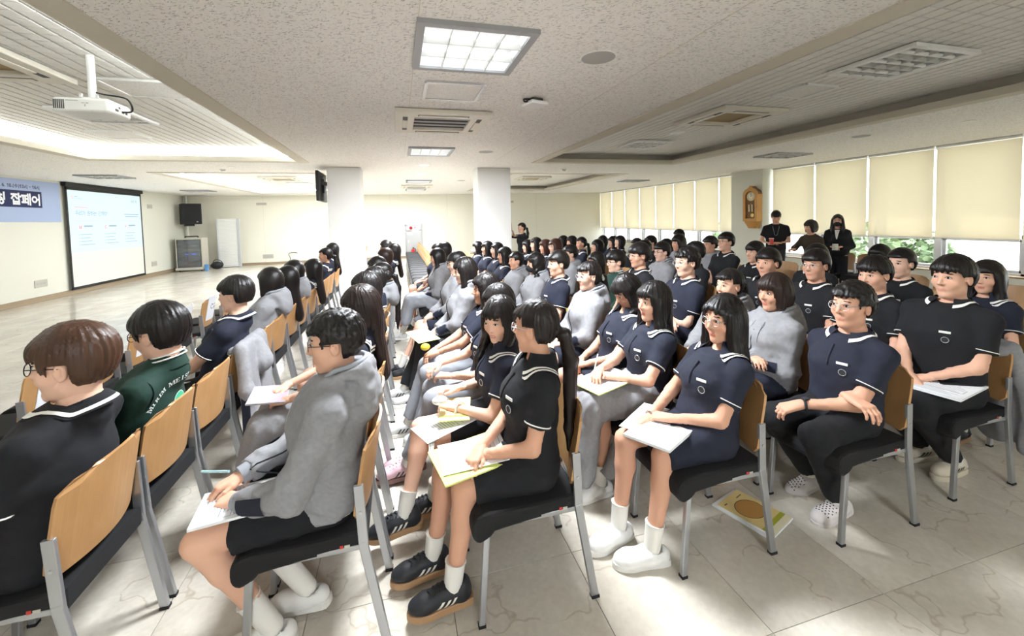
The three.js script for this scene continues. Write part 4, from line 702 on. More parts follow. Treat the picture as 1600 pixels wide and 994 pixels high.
  for (const A of [AL, AR]) bodyPrims.push(cone(A.S, A.E, f ? 0.042 : 0.048, f ? 0.034 : 0.038, 0.03), cone(A.E, A.W, f ? 0.035 : 0.039, f ? 0.023 : 0.026, 0.015));
  for (const [h, k, a] of [[hipL, kneeL, ankL], [hipR, kneeR, ankR]]) { const c = calf(k, a); bodyPrims.push(cone(h, k, 0.078 * (0.5 + bw / 2), 0.05, 0.03), cone(k, c, 0.05, 0.052, 0.02), cone(c, a, 0.048, 0.03, 0.02)); }
  const S = SKIN[skin], bodyG = meshField(bodyPrims, bodyCell, { color: () => S });
  // head
  const hy = o.headYaw ?? 0, hp = o.headPitch ?? 0, ht = o.headTilt ?? 0, hc = V(hx, top - 0.13, hz + 0.015), hs = (o.headScale ?? 1) * (f ? 1 : 1.04);
  const HM = new THREE.Matrix4().makeRotationFromEuler(new THREE.Euler(hp, hy, ht, 'YXZ')).scale(V(hs, hs, hs)).setPosition(hc);
  const geos = [bodyG, headGeo(f, headCell, skin, !!o.smile).clone().applyMatrix4(HM)];
  const hands = [[AL, 1, o.dirL, o.upL, o.curlL], [AR, -1, o.dirR, o.upR, o.curlR]];
  for (const [A, s, dir, up, curl] of hands) {
    const fd = V().subVectors(A.W, A.E).normalize(), z = dir ? V(...dir).normalize() : fd.clone().multiplyScalar(0.7).add(V(-s * 0.35, -0.05, 0.15)).normalize(), u = up ? V(...up) : V(s * 0.25, 1, 0), x = V().crossVectors(u, z).normalize(), y = V().crossVectors(z, x);
    let g = handGeo(curl ?? 0.7, handCell, skin); if (s < 0) g = memo(['handR', curl ?? 0.7, handCell, skin].join(), () => mirrorX(handGeo(curl ?? 0.7, handCell, skin)));
    const q = f ? 0.95 : 1.04; geos.push(g.clone().scale(q, q, q).applyMatrix4(frameM(x, y, z, A.W)));
  }
  for (const g of geos) { g.deleteAttribute('uv'); }
  part('body', mergeGeometries(geos), CL.skin, root);
  // hair
  if (o.hair !== 'none') {
    let hg = hairGeo(o.hair, headCell < 0.0065 ? 0.0062 : headCell * 1.3); const st = HS[o.hair];
    if ((st.back || st.tail || st.locks) && (Math.abs(hp) > 0.03 || Math.abs(hy) > 0.2)) {   // long hair hangs straight down whatever the head does
      hg = hg.clone(); const p = hg.attributes.position, v = V(), w = V();
      for (let i = 0; i < p.count; i++) { v.fromBufferAttribute(p, i); if (v.y > -0.05) continue; let t = clamp((-0.05 - v.y) / 0.14, 0, 1); t = t * t * (3 - 2 * t); w.set(v.x, v.y + 0.05, v.z + 0.06).applyEuler(new THREE.Euler(-hp * t, -hy * 0.65 * t, 0, 'YXZ')); p.setXYZ(i, w.x, w.y - 0.05, w.z - 0.06); }
      hg.computeVertexNormals();
    }
    part('hair', hg, hairMat(o.hairColor ?? '26 22 21'), root).applyMatrix4(HM);
  }
  // garments
  const wr = (near ? 0.0055 : mid ? 0.004 : 0) * (o.wear === 'hoodie' ? 1.9 : 1), wf = (x, y, z) => wr * (perlin.noise(x * 13 + o.z * 5, y * 17 + x * 6, z * 13) + 0.7 * perlin.noise(x * 24 + y * 12, y * 36 + o.z, z * 24));
  const kind = o.wear ?? 'sailor', hood = kind === 'hoodie' && !o.shirtMat, suit = kind === 'suit';
  const e = hood ? 0.026 : suit ? 0.02 : 0.014, neckN = V(0, 1, 0.28).normalize(), neckP = neck.clone().add(V(0, hood ? 0.05 : kind === 'varsity' ? 0.058 : 0.02, 0));
  const hem = stand ? pel.y - (suit ? 0.14 : 0.08) : pel.y - (hood ? 0.06 : 0.1), cuts = [(x, y, z) => (x - neckP.x) * neckN.x + (y - neckP.y) * neckN.y + (z - neckP.z) * neckN.z, (x, y, z) => hem - y];
  const sh = torso(e, 0.07), longS = kind === 'hoodie' || suit || kind === 'varsity';
  const gm = hood ? CL.grey : kind === 'varsity' ? CL.green : o.shirtMat ? CL[o.shirtMat] : (kind === 'tee' || suit) ? CL.black : CL.navy;
  sh.push(cone(neck.clone().add(V(0, -0.05, -0.005)), neck.clone().add(V(0, 0.05, 0.0)), 0.07, 0.056, 0.04));
  for (const [A, s] of [[AL, 1], [AR, -1]]) {
    if (longS) { const b = hood ? 0.016 : 0.007, cuff = V().lerpVectors(A.E, A.W, 0.93), n = V().subVectors(A.W, A.E).normalize(); sh.push(cone(A.S, A.E, 0.048 + b, 0.045 + b, 0.04), capped(cone(A.E, V().lerpVectors(A.E, A.W, 1.1), 0.045 + b, 0.032 + b * 0.8, 0.03), cuff, n)); }
    else { const t = 0.66, Q = V().lerpVectors(A.S, A.E, t), n = V().subVectors(A.E, A.S).normalize(); sh.push(capped(cone(A.S, V().lerpVectors(A.S, A.E, t + 0.3), f ? 0.05 : 0.057, f ? 0.058 : 0.066, 0.03), Q, n)); A.cuff = [Q, n]; }
  }
  let hoodRim = null;
  if (hood) { const nb = neck.clone().add(V(0, 0.0, -0.0)); const pts = []; for (let i = 0; i <= 8; i++) { const a = -2.35 + i * 4.7 / 8; pts.push(V(nb.x + Math.sin(a) * 0.088, nb.y + 0.022 + (Math.cos(a) + 1) * 0.016 - (Math.abs(a) > 1.9 ? 0.03 : 0), nb.z - Math.cos(a) * 0.085 - 0.005)); } for (let i = 0; i < 8; i++) sh.push(cone(pts[i], pts[i + 1], 0.03, 0.03, 0.02)); hoodRim = pts.map((p) => p.clone().add(V((p.x - nb.x) * 0.1, 0.024, (p.z - nb.z) * 0.1))); sh.push(ell([nb.x, nb.y - 0.045, nb.z - 0.095], [0.13, 0.095, 0.05], 0.06), ell([nb.x, nb.y - 0.11, nb.z - 0.1], [0.1, 0.07, 0.04], 0.06)); }
  const navyPatch = (x, y, z) => { for (const A of [AL, AR]) { const dx = A.W.x - A.E.x, dy = A.W.y - A.E.y, dz = A.W.z - A.E.z, t = ((x - A.E.x) * dx + (y - A.E.y) * dy + (z - A.E.z) * dz) / (dx * dx + dy * dy + dz * dz); if (t > 0.3 && t < 0.85) { const px = x - A.E.x - dx * t, py = y - A.E.y - dy * t, pz = z - A.E.z - dz * t; if (Math.hypot(px, py, pz) < 0.075 && (A === AL ? px : -px) > 0.018 && Math.abs(py) < 0.035) return true; } } return false; };
  const shirtG = meshField(sh, clothCell, { cuts, disp: wr ? wf : null, color: hood ? (x, y, z) => (o.patch !== false && mid && !near && navyPatch(x, y, z) ? NAVYC : mix3(GREY, GREYB, clamp(0.5 + 0.7 * perlin.noise(x * 90, y * 90, z * 90), 0, 1))) : null });
  const shirt = part(hood ? 'hoodie' : suit ? 'jacket' : kind === 'varsity' ? 'jacket' : 'shirt', shirtG, gm, root);
  const onShirt = (x, y, dirz = 1, lift = 0.002) => { let z = dirz > 0 ? 0.4 : -0.5; for (let i = 0; i < 40; i++) { const v = evalField(sh, x, y, z); z -= dirz * v * 0.8; if (Math.abs(v) < 0.0005) break; } return z + dirz * lift; };
  if (!longS && mid && kind !== 'tee') for (const A of [AL, AR]) { const [Q, n] = A.cuff, r = (f ? 0.0553 : 0.063) + 0.0008; part('cuff_stripe', new THREE.TorusGeometry(r, 0.0028, 6, 28).applyQuaternion(new THREE.Quaternion().setFromUnitVectors(V(0, 0, 1), n)).translate(Q.x - n.x * 0.014, Q.y - n.y * 0.014, Q.z - n.z * 0.014), CL.white, shirt); }
  // collars wrapped on the shirt: rows of points pushed out to the shirt surface
  const wrapBand = (fn, nU, lift, m, name, snap = true) => {
    const pos = [], I = [], w = fn(0).length, h = 0.002;
    for (let i = 0; i <= nU; i++) for (const q of fn(i / nU)) {
      let [x, y, z] = q;
      for (let t = 0; t < 10; t++) { const v = evalField(sh, x, y, z) - lift; if ((!snap && v > 0) || Math.abs(v) < 0.0006) break; const gx = evalField(sh, x + h, y, z) - v - lift, gy = evalField(sh, x, y + h, z) - v - lift, gz = evalField(sh, x, y, z + h) - v - lift, l = Math.hypot(gx, gy, gz) || 1; const st = clamp(v, -0.03, 0.03) * 0.8; x -= gx / l * st; y -= gy / l * st; z -= gz / l * st; }
      pos.push(x, y, z);
    }
    for (let i = 0; i < nU; i++) for (let j = 0; j < w - 1; j++) { const a = i * w + j; I.push(a, a + 1, a + w, a + 1, a + w + 1, a + w); }
    const g = new THREE.BufferGeometry(); g.setAttribute('position', new THREE.Float32BufferAttribute(pos, 3)); g.setIndex(I); g.computeVertexNormals(); return part(name, g, m, shirt);
  };
  const nr = f ? 0.052 : 0.06, fall = (u, t) => {   // polo collar: stands up round the neck, folds over and lies on the shoulders; t 0..1 across
    const a = -2.72 + u * 5.44, c = Math.cos(a), s = Math.sin(a), e2 = Math.pow(Math.abs(u - 0.5) * 2, 4), wd = 0.042 + 0.02 * e2, y0 = neck.y + 0.03 - 0.05 * (1 - c) * 0.5;
    const r = nr + (t < 0.3 ? 0.008 * t / 0.3 : 0.008 + (t - 0.3) / 0.7 * wd * 0.75), y = y0 + (t < 0.3 ? 0.006 * t / 0.3 : 0.006 - (t - 0.3) / 0.7 * wd * 0.85); return [neck.x + s * r, y, neck.z - c * r * 1.02];
  };
  if (kind === 'polo' || kind === 'varsity' || kind === 'sailor') part('collar_band', tube(Array.from({ length: 13 }, (_, i) => V(...fall(i / 12, 0.1))), 0.006, 26, 5), gm, shirt);
  if (kind === 'polo') { wrapBand((u) => [0, 0.3, 0.55, 0.8, 1].map((t) => fall(u, t)), d < 5 ? 36 : 20, 0.003, gm, 'collar', false); if (d < 9) wrapBand((u) => [0.7, 0.9].map((t) => { const q = fall(u, t); return [q[0], q[1] + 0.0015, q[2]]; }), d < 5 ? 36 : 20, 0.0055, CL.white, 'collar_stripe', false); }
  if (kind === 'sailor' && d < 9) {
    const sq = (u, r) => { const a = -2.6 + u * 5.2, c = Math.cos(a), s = Math.sin(a), bk = c > 0 ? Math.min(1 / Math.max(Math.abs(c), Math.abs(s)), 1.36) : 1 + 0.25 * c, R = r * bk; const dx = s * R, dz = c * R, over = Math.max(0, dz - 0.075), fr = Math.max(0, -dz - 0.05); return [neck.x + dx, neck.y + 0.035 - Math.max(0, r - 0.055) * 0.7 - over * 1.2 - fr * 0.9, neck.z - Math.sign(dz) * Math.min(Math.abs(dz), 0.085)]; };
    const n = d < 4.5 ? 60 : 30;
    wrapBand((u) => [0.056, 0.075, 0.1, 0.125, 0.15].map((r) => sq(u, r)), n, 0.004, gm, 'sailor_collar');
    wrapBand((u) => [sq(u, 0.138), sq(u, 0.147)], n, 0.007, CL.white, 'collar_stripe'); wrapBand((u) => [sq(u, 0.122), sq(u, 0.131)], n, 0.007, CL.white, 'collar_stripe');
  }
  if (kind === 'varsity') part('knit_collar', new THREE.CylinderGeometry(0.068, 0.078, 0.075, 26, 1, true).rotateX(0.2).translate(neck.x, neck.y + 0.015, neck.z), CL.greenSide, shirt);
  if (kind === 'varsity') for (const k of [0, 1]) part('collar_stripe', new THREE.TorusGeometry(0.0685 + k * 0.0055, 0.004, 6, 30).rotateX(Math.PI / 2 + 0.2).translate(neck.x, neck.y + 0.05 - k * 0.018, neck.z), CL.white, shirt);
  if (hoodRim && mid) part('hood_rim', tube(hoodRim, 0.011, 30, 7), CL.sweat, shirt);
  if (hood && mid && o.badge !== false) { const x = neck.x - 0.07, y = chest.y + 0.04; part('chest_badge', new THREE.CylinderGeometry(0.018, 0.018, 0.002, 18).rotateX(Math.PI / 2).translate(x, y, onShirt(x, y)), CL.gold, shirt); }
  if (hood && mid) { part('zip', tube(Array.from({ length: 7 }, (_, i) => { const y = hem + 0.05 + (neck.y - 0.08 - hem - 0.05) * i / 6; return V(pel.x + (neck.x - pel.x) * i / 6, y, onShirt(pel.x + (neck.x - pel.x) * i / 6, y)); }), 0.0035, 18, 5), CL.charcoal, shirt); }
  if (hood && near) for (const [A, s] of [[AL, 1], [AR, -1]]) {   // dark panel sewn on the outer forearm
    const y = V().subVectors(A.W, A.E), L = y.length(), out = V(s, 0.15, 0); y.normalize(); const z = V().crossVectors(out, y).normalize(), x = V().crossVectors(y, z), rad = (t) => 0.061 + (0.0448 - 0.061) * t / 1.1 + 0.006;
    part('sleeve_panel', new THREE.CylinderGeometry(rad(0.82), rad(0.28), L * 0.54, 14, 6, true, Math.PI / 2 - 0.55, 1.1).applyMatrix4(frameM(x, y, z, V().lerpVectors(A.E, A.W, 0.55))), CL.navySide, shirt);
  }
  if (hood && near) for (const A of [AL, AR]) { const n = V().subVectors(A.W, A.E).normalize(), c = V().lerpVectors(A.E, A.W, 0.95); part('cuff', new THREE.CylinderGeometry(0.036, 0.04, 0.055, 20, 1, false).applyQuaternion(new THREE.Quaternion().setFromUnitVectors(V(0, 1, 0), n)).translate(c.x, c.y, c.z), CL.sweat, shirt); }
  if ((kind === 'polo' || kind === 'sailor') && mid && o.badge !== false) {
    const x = neck.x + 0.075, y = chest.y - 0.0, z = onShirt(x, y); const b = part('chest_badge', new THREE.CylinderGeometry(0.02, 0.02, 0.002, 20).rotateX(Math.PI / 2).rotateY(0.35).translate(x, y, z), CL.charcoal, shirt);
    part('badge_ring', new THREE.TorusGeometry(0.0165, 0.0016, 5, 22).rotateY(0.35).translate(x, y, z + 0.001), CL.silver, b);
    if (o.tagName !== false) { const ty2 = y + 0.045, tx = x - 0.005; part('name_tag', rbx(0.052, 0.014, 0.004, 0.0015, 0, 0, 0, 1).rotateY(0.3).translate(tx, ty2, onShirt(tx, ty2, 1, 0.004)), CL.white, shirt); }
    if (near) { part('placket', tube([0, 1, 2, 3].map((i) => { const yy = neck.y - 0.05 - i * 0.035; return V(neck.x, yy, onShirt(neck.x, yy)); }), 0.006, 10, 5), gm, shirt); for (let i = 0; i < 3; i++) { const yy = neck.y - 0.06 - i * 0.04; part('button', new THREE.SphereGeometry(0.0045, 8, 6).translate(neck.x, yy, onShirt(neck.x, yy, 1, 0.005)), CL.charcoal, shirt); } }
  }
  if (hood && near) { for (const s of [-1, 1]) part('drawcord', tube([0, 1, 2, 3].map((i) => { const yy = neck.y - 0.03 - i * 0.04, x = neck.x + s * (0.035 + i * 0.003); return V(x, yy, onShirt(x, yy, 1, 0.004)); }), 0.003, 10, 5), CL.sweat, shirt); }
  if (suit) { for (const s of [-1, 1]) { const c = neck; wrapLapel(shirt, s, c, onShirt, chest); } part('blouse', (() => { const pts = []; for (let i = 0; i < 6; i++) { const y = neck.y - 0.01 - i * 0.035, w = 0.04 * (1 - i / 6); pts.push([w, y]); } const pos = [], I = []; pts.forEach(([w, y], i) => { pos.push(neck.x - w, y, onShirt(neck.x - w, y, 1, 0.003), neck.x + w, y, onShirt(neck.x + w, y, 1, 0.003)); if (i) { const b = i * 2; I.push(b - 2, b, b - 1, b - 1, b, b + 1); } }); const g = new THREE.BufferGeometry(); g.setAttribute('position', new THREE.Float32BufferAttribute(pos, 3)); g.setIndex(I); g.computeVertexNormals(); return g; })(), CL.white, shirt); }
  if (o.hemWhite) part('undershirt', meshField(torso(0.018, 0.06), clothCell * 1.2, { cuts: [(x, y) => y - (hem + 0.02), (x, y) => hem - 0.025 - y] }), CL.white, root);
  // lower garment
  const low = o.low ?? 'skirt', lm = o.lowMat ? CL[o.lowMat] : low === 'skirt' ? CL.navy : CL.black, lp = [], lc = [];
  const sat = (p) => (stand ? p : capped(p, V(0, 0.458, 0), V(0, -1, 0)));   // flattened where it rests on the seat
  lp.push(...torso(0.008, 0.05).slice(0, 2).map(sat));
  if (stand) lc.push((x, y) => y - (hem + 0.05)); else lc.push((x, y, z) => y - (pel.y + 0.07));
  const legs = [[hipL, kneeL, ankL], [hipR, kneeR, ankR]];
  if (low === 'skirt') {
    const kL = V().lerpVectors(hipL, kneeL, 0.95), kR = V().lerpVectors(hipR, kneeR, 0.95), mH = V().lerpVectors(hipL, hipR, 0.5), mK = V().lerpVectors(kL, kR, 0.5);
    lp.push(cone(hipL, kL, 0.096, 0.072, 0.06), cone(hipR, kR, 0.096, 0.072, 0.06), cone(mH, mK, 0.1, 0.066, 0.06));
    const q = V().lerpVectors(mH, mK, o.skirtLen ?? 0.84), n = V().subVectors(mK, mH).normalize(); lc.push((x, y, z) => (x - q.x) * n.x + (y - q.y) * n.y + (z - q.z) * n.z);
    if (!stand) lc.push((x, y, z) => (0.458 - y));
  } else for (const [h, k, a] of legs) {
    if (low === 'shorts') { const t = 0.74, q = V().lerpVectors(h, k, t), n = V().subVectors(k, h).normalize(); lp.push(sat(capped(cone(h, V().lerpVectors(h, k, t + 0.3), 0.094, 0.084, 0.05), q, n))); }
    else { const q = V().lerpVectors(k, a, 0.9), n = V().subVectors(a, k).normalize(); lp.push(sat(cone(h, k, 0.092 * (0.5 + bw / 2), 0.07, 0.05)), capped(cone(k, V().lerpVectors(k, a, 1.1), 0.068, 0.056, 0.03), q, n)); }
  }
  part(low === 'skirt' ? 'skirt' : low === 'shorts' ? 'shorts' : 'trousers', meshField(lp, clothCell, { cuts: lc, disp: wr ? wf : null }), lm, root);
  // feet
  if (!o.noFeet) {
    const st = o.shoes ?? 'black', set = shoeSet(st, d < 3.6), sk = o.socks === 'grey' ? CL.sockGrey : CL.sock;
    for (const [h, k, a, dirF] of [[hipL, kneeL, ankL, K.toeL], [hipR, kneeR, ankR, K.toeR]]) {
      const t0 = V().lerpVectors(k, a, o.sockTop ?? 0.74); part('sock', join([rod(t0, a, 0.043, 0.0385, 16), new THREE.SphereGeometry(0.0385, 12, 8).translate(a.x, a.y, a.z), new THREE.TorusGeometry(0.0425, 0.004, 6, 16).applyQuaternion(new THREE.Quaternion().setFromUnitVectors(V(0, 0, 1), V().subVectors(a, k).normalize())).translate(t0.x, t0.y, t0.z)]), sk, root);
      const z = dirF ? V(...dirF).normalize() : V(a.x * 1.2, 0, 1).normalize(), up0 = Math.abs(z.y) > 0.3 ? V(0, 1, 0) : V(0, 1, 0), x = V().crossVectors(up0, z).normalize(), y = V().crossVectors(z, x);
      const sh2 = part('shoe', set.upper, set.um, root); sh2.applyMatrix4(frameM(x, y, z, a));
      part('sole', set.sole, set.sm, sh2); for (const [n, g, m] of set.ex) if (d < 4.5) part(n, g, m, sh2);
    }
  }
  // things on the face
  if (o.glasses) { const gm2 = o.glasses === 'dark' ? CL.frameDark : CL.silver, gl = new THREE.Group(); gl.name = 'glasses'; root.add(gl); gl.applyMatrix4(HM);
    const rim = new THREE.TorusGeometry(0.0225, 0.0016, 6, 24).scale(1, 0.88, 1); const rims = [-1, 1].map((s) => rim.clone().rotateY(s * 0.16).translate(s * 0.032, 0.003, 0.092));
    part('frame', [...rims, rod(V(-0.01, 0.006, 0.0955), V(0.01, 0.006, 0.0955), 0.0016, 0.0016, 6), ...[-1, 1].map((s) => rod(V(s * 0.055, 0.008, 0.087), V(s * 0.08, 0.006, -0.005), 0.0018, 0.0018, 6))], gm2, gl);
    if (near) for (const s of [-1, 1]) part('lens', new THREE.CircleGeometry(0.0215, 20).scale(1, 0.88, 1).rotateY(s * 0.16).translate(s * 0.032, 0.003, 0.092), CL.lens, gl); }
  if (o.mask) part('mask', meshField([ell([0, -0.052, 0.045], [0.062, 0.052, 0.058], 0.02), cone(V(0, -0.02, 0.08), V(0, -0.05, 0.098), 0.012, 0.014, 0.03)], Math.max(0.006, headCell), { cuts: [(x, y, z) => 0.005 - z] }), o.mask === 'white' ? CL.maskWhite : CL.mask, root).applyMatrix4(HM);
  if (o.watch) { const A = AL, n = V().subVectors(A.W, A.E).normalize(); part('watch', [new THREE.TorusGeometry(0.029, 0.007, 6, 24).applyQuaternion(new THREE.Quaternion().setFromUnitVectors(V(0, 0, 1), n)).translate(A.W.x - n.x * 0.02, A.W.y - n.y * 0.02, A.W.z - n.z * 0.02), rbx(0.03, 0.012, 0.034, 0.004).translate(A.W.x - n.x * 0.02, A.W.y - n.y * 0.02 + 0.031, A.W.z - n.z * 0.02)], o.watch === 'white' ? CL.white : CL.charcoal, root); }
  if (o.bracelet) { const A = AR, n = V().subVectors(A.W, A.E).normalize(), beads = []; const q = new THREE.Quaternion().setFromUnitVectors(V(0, 0, 1), n); for (let i = 0; i < 16; i++) beads.push(new THREE.SphereGeometry(0.006, 8, 6).translate(Math.cos(i / 16 * 6.283) * 0.03, Math.sin(i / 16 * 6.283) * 0.03, 0).applyQuaternion(q).translate(A.W.x - n.x * 0.02, A.W.y - n.y * 0.02, A.W.z - n.z * 0.02)); part('bracelet', beads, CL.silver, root); }
  if (o.lanyard) part('lanyard', tube([V(neck.x - 0.05, neck.y + 0.0, neck.z + 0.04), ...[0, 1, 2].map((i) => { const y = neck.y - 0.06 - i * 0.08, x = neck.x - 0.055 + i * 0.018; return V(x, y, onShirt(x, y, 1, 0.005)); }), ...[2, 1, 0].map((i) => { const y = neck.y - 0.06 - i * 0.08, x = neck.x + 0.055 - i * 0.018; return V(x, y, onShirt(x, y, 1, 0.005)); }), V(neck.x + 0.05, neck.y, neck.z + 0.04)], 0.004, 30, 5), CL.sweat, shirt);
  if (o.scrunchie) part('scrunchie', new THREE.TorusGeometry(0.026, 0.012, 8, 16).rotateX(0.4).translate(0, -0.015, -0.125), mat(srgb(222, 224, 206), 0.9), root).applyMatrix4(HM);
  const rec = { root, shirt, onShirt, AL, AR, neck, chest, pel, o, sh }; people.push(rec); return rec;
}
function wrapLapel(shirt, s, c, onShirt, chest) { const pts = [[0.05, 0], [0.085, -0.05], [0.06, -0.09], [0.004, -0.24], [0.02, -0.1], [0.035, -0.03]]; const sp = new THREE.Shape(pts.map(([x, y]) => new THREE.Vector2(x, y))), g = new THREE.ShapeGeometry(sp), p = g.attributes.position; for (let i = 0; i < p.count; i++) { const x = c.x + s * p.getX(i), y = c.y + p.getY(i); p.setXYZ(i, x, y, onShirt(x, y, 1, 0.007)); } if (s < 0) { const I = g.index.array; for (let i = 0; i < I.length; i += 3) { const t = I[i]; I[i] = I[i + 1]; I[i + 1] = t; } } g.computeVertexNormals(); part('lapel', g, CL.black, shirt); }
// ---------------------------------------------------------------- chairs: plywood back, black seat, steel legs
{
  const w = 512, n = tileNoise(w, w, 4, 4), st = Float32Array.from({ length: w }, rnd);
  const t = dataTex(w, w, (x, y) => { const v = 0.5 * n[y * w + x] + 0.35 * st[(x + Math.floor(14 * n[(y >> 1) * w + x])) & 511]; return mix3([196, 152, 102], [170, 126, 80], v); }); t.repeat.set(2, 1);
  M.ply = mat(0xffffff, 0.42, { map: t, clearcoat: 0.3, clearcoatRoughness: 0.35 }); M.plyEdge = mat(srgb(216, 184, 138), 0.6);
}
M.seat = mat(srgb(19, 19, 22), 0.85); M.legSteel = mat(srgb(178, 180, 184), 0.34, { metalness: 0.75 }); M.rubber = mat(srgb(26, 26, 28), 0.8);
function slab(fn, nu, nv, th) {   // thin curved board from fn(u, v)
  const P = [], U = [], I = [], e = 1e-3, side = [th / 2, -th / 2];
  for (const s of side) for (let i = 0; i <= nu; i++) for (let j = 0; j <= nv; j++) { const u = i / nu, v = j / nv, p = fn(u, v), a = fn(Math.min(1, u + e), v).sub(fn(Math.max(0, u - e), v)), b = fn(u, Math.min(1, v + e)).sub(fn(u, Math.max(0, v - e))), n = a.cross(b).normalize(); p.addScaledVector(n, s); P.push(p.x, p.y, p.z); U.push(u, v); }
  const W = nv + 1, N = (nu + 1) * W;
  for (let i = 0; i < nu; i++) for (let j = 0; j < nv; j++) { const a = i * W + j; I.push(a, a + W, a + 1, a + 1, a + W, a + W + 1, N + a, N + a + 1, N + a + W, N + a + 1, N + a + W + 1, N + a + W); }
  const rim = (a, b) => I.push(a, b, N + a, b, N + b, N + a);
  for (let i = 0; i < nu; i++) { rim((i + 1) * W, i * W); rim(i * W + nv, (i + 1) * W + nv); } for (let j = 0; j < nv; j++) { rim(j, j + 1); rim(nu * W + j + 1, nu * W + j); }
  const g = new THREE.BufferGeometry(); g.setAttribute('position', new THREE.Float32BufferAttribute(P, 3)); g.setAttribute('uv', new THREE.Float32BufferAttribute(U, 2)); g.setIndex(I); const o = g.toNonIndexed(); o.computeVertexNormals(); return o;
}
let chairProto;
function chair(label, x, z, turn = 0, group) {
  let o;
  if (!chairProto) {
    o = chairProto = thing('chair', label, 'chair', [x, 0, z], turn - Math.PI / 2, group);
    const pr = new THREE.Shape(); pr.moveTo(-0.2, 0.425); pr.lineTo(-0.2, 0.462); pr.quadraticCurveTo(0, 0.448, 0.15, 0.456); pr.quadraticCurveTo(0.24, 0.46, 0.245, 0.42); pr.quadraticCurveTo(0.25, 0.37, 0.225, 0.365); pr.quadraticCurveTo(0.19, 0.37, 0.17, 0.4); pr.quadraticCurveTo(0.1, 0.415, -0.2, 0.415); pr.closePath();
    part('seat', new THREE.ExtrudeGeometry(pr, { depth: 0.4, bevelEnabled: true, bevelSize: 0.012, bevelThickness: 0.016, bevelSegments: 2, curveSegments: 5 }).translate(0, 0, -0.2).rotateY(-Math.PI / 2), M.seat, o);
    const W = 0.228;
    part('backrest', slab((u, v) => { const s = u * 2 - 1, r = 0.05, y = 0.515 + v * 0.31 * 1, c = (q) => { const d = Math.max(0, r - q); return r - Math.sqrt(Math.max(0, r * r - d * d)); }; const hw = W - c((1 - v) * 0.31) - c(v * 0.31) * 0.6; const xx = s * hw; return V(xx, y + 0.012 * (1 - s * s) * v, -0.165 - v * 0.055 - 0.05 * (1 - (xx / W) ** 2)); }, 14, 10, 0.011), M.ply, o);
    for (const s of [-1, 1]) {
      part('back_post', [bar(V(s * 0.222, 0.425, -0.2), V(s * 0.226, 0.665, -0.19), 0.016, 0.036)], M.legSteel, o);
      const f = part('leg', bar(V(s * 0.2, 0.412, 0.195), V(s * 0.205, 0.006, 0.228), 0.024, 0.026), M.legSteel, o); part('foot_cap', bx(0.028, 0.012, 0.03, s * 0.205, 0.006, 0.228), M.rubber, f);
      const r = part('leg', bar(V(s * 0.222, 0.44, -0.197), V(s * 0.215, 0.006, -0.272), 0.02, 0.034), M.legSteel, o); part('foot_cap', bx(0.026, 0.012, 0.036, s * 0.215, 0.006, -0.272), M.rubber, r);
      part('seat_rail', bar(V(s * 0.2, 0.412, 0.2), V(s * 0.21, 0.416, -0.19), 0.02, 0.02, V(0, 1, 0)), M.legSteel, o);
      part('screw', new THREE.CylinderGeometry(0.006, 0.006, 0.004, 8).rotateZ(Math.PI / 2).translate(s * 0.2335, 0.56, -0.194), M.steel, o);
    }
    part('side_tag', [bx(0.002, 0.012, 0.012, 0.2175, 0.43, -0.12)], mat(srgb(200, 60, 50), 0.7), o); part('side_tag', [bx(0.002, 0.01, 0.02, 0.2175, 0.429, -0.14)], M.plate, o);
  } else { o = chairProto.clone(); o.name = numbered('chair'); scene.add(o); o.position.set(x, 0, z); o.rotation.y = turn - Math.PI / 2; o.userData = {}; tag(o, label, 'chair', group); }
  return o;
}
const XC = { A: -2.37, B: -1.31, C: -0.37, D: 0.5, E: 1.43, F: 2.29, G: 3.21, H: 4.13, I: 5.03, J: 5.93, K: 8.15 };
const HX = { B: 0.14, C: 0.13, D: 0.1, E: 0.12, F: 0.12, G: 0.12, H: 0.12, I: 0.12 };
const ROWN = { A: 'one', B: 'two', C: 'three', D: 'four', E: 'five', F: 'six', G: 'seven', H: 'eight', I: 'nine', J: 'ten', K: 'eleven' };
const ORD = ['first', 'second', 'third', 'fourth', 'fifth', 'sixth', 'seventh', 'eighth', 'ninth', 'tenth', 'eleventh', 'twelfth', 'thirteenth', 'fourteenth', 'fifteenth', 'sixteenth', 'seventeenth', 'eighteenth', 'nineteenth', 'twentieth', 'twenty-first', 'twenty-second', 'twenty-third', 'twenty-fourth', 'twenty-fifth', 'twenty-sixth', 'twenty-seventh', 'twenty-eighth', 'twenty-ninth', 'thirtieth', 'thirty-first', 'thirty-second', 'thirty-third'];
const seats = [];   // { row, z, who }
const seq = {};
function sit(row, z, dx, top, hair, wear, look, o = {}) {
  const n = seq[row] = (seq[row] ?? -1) + 1;
  seats.push({ row, z, used: true });
  return person({ x: XC[row], z, headZ: -(HX[row] + dx), top, hair, wear, label: 'person ' + look + ', ' + ORD[n] + ' sitter in row ' + ROWN[row], group: 'audience in row ' + ROWN[row], sex: o.sex ?? (hair.startsWith('boy') ? 'm' : 'f'), skin: 'abc'[Math.floor(rnd() * 3)], ...o });
}
const P = {};
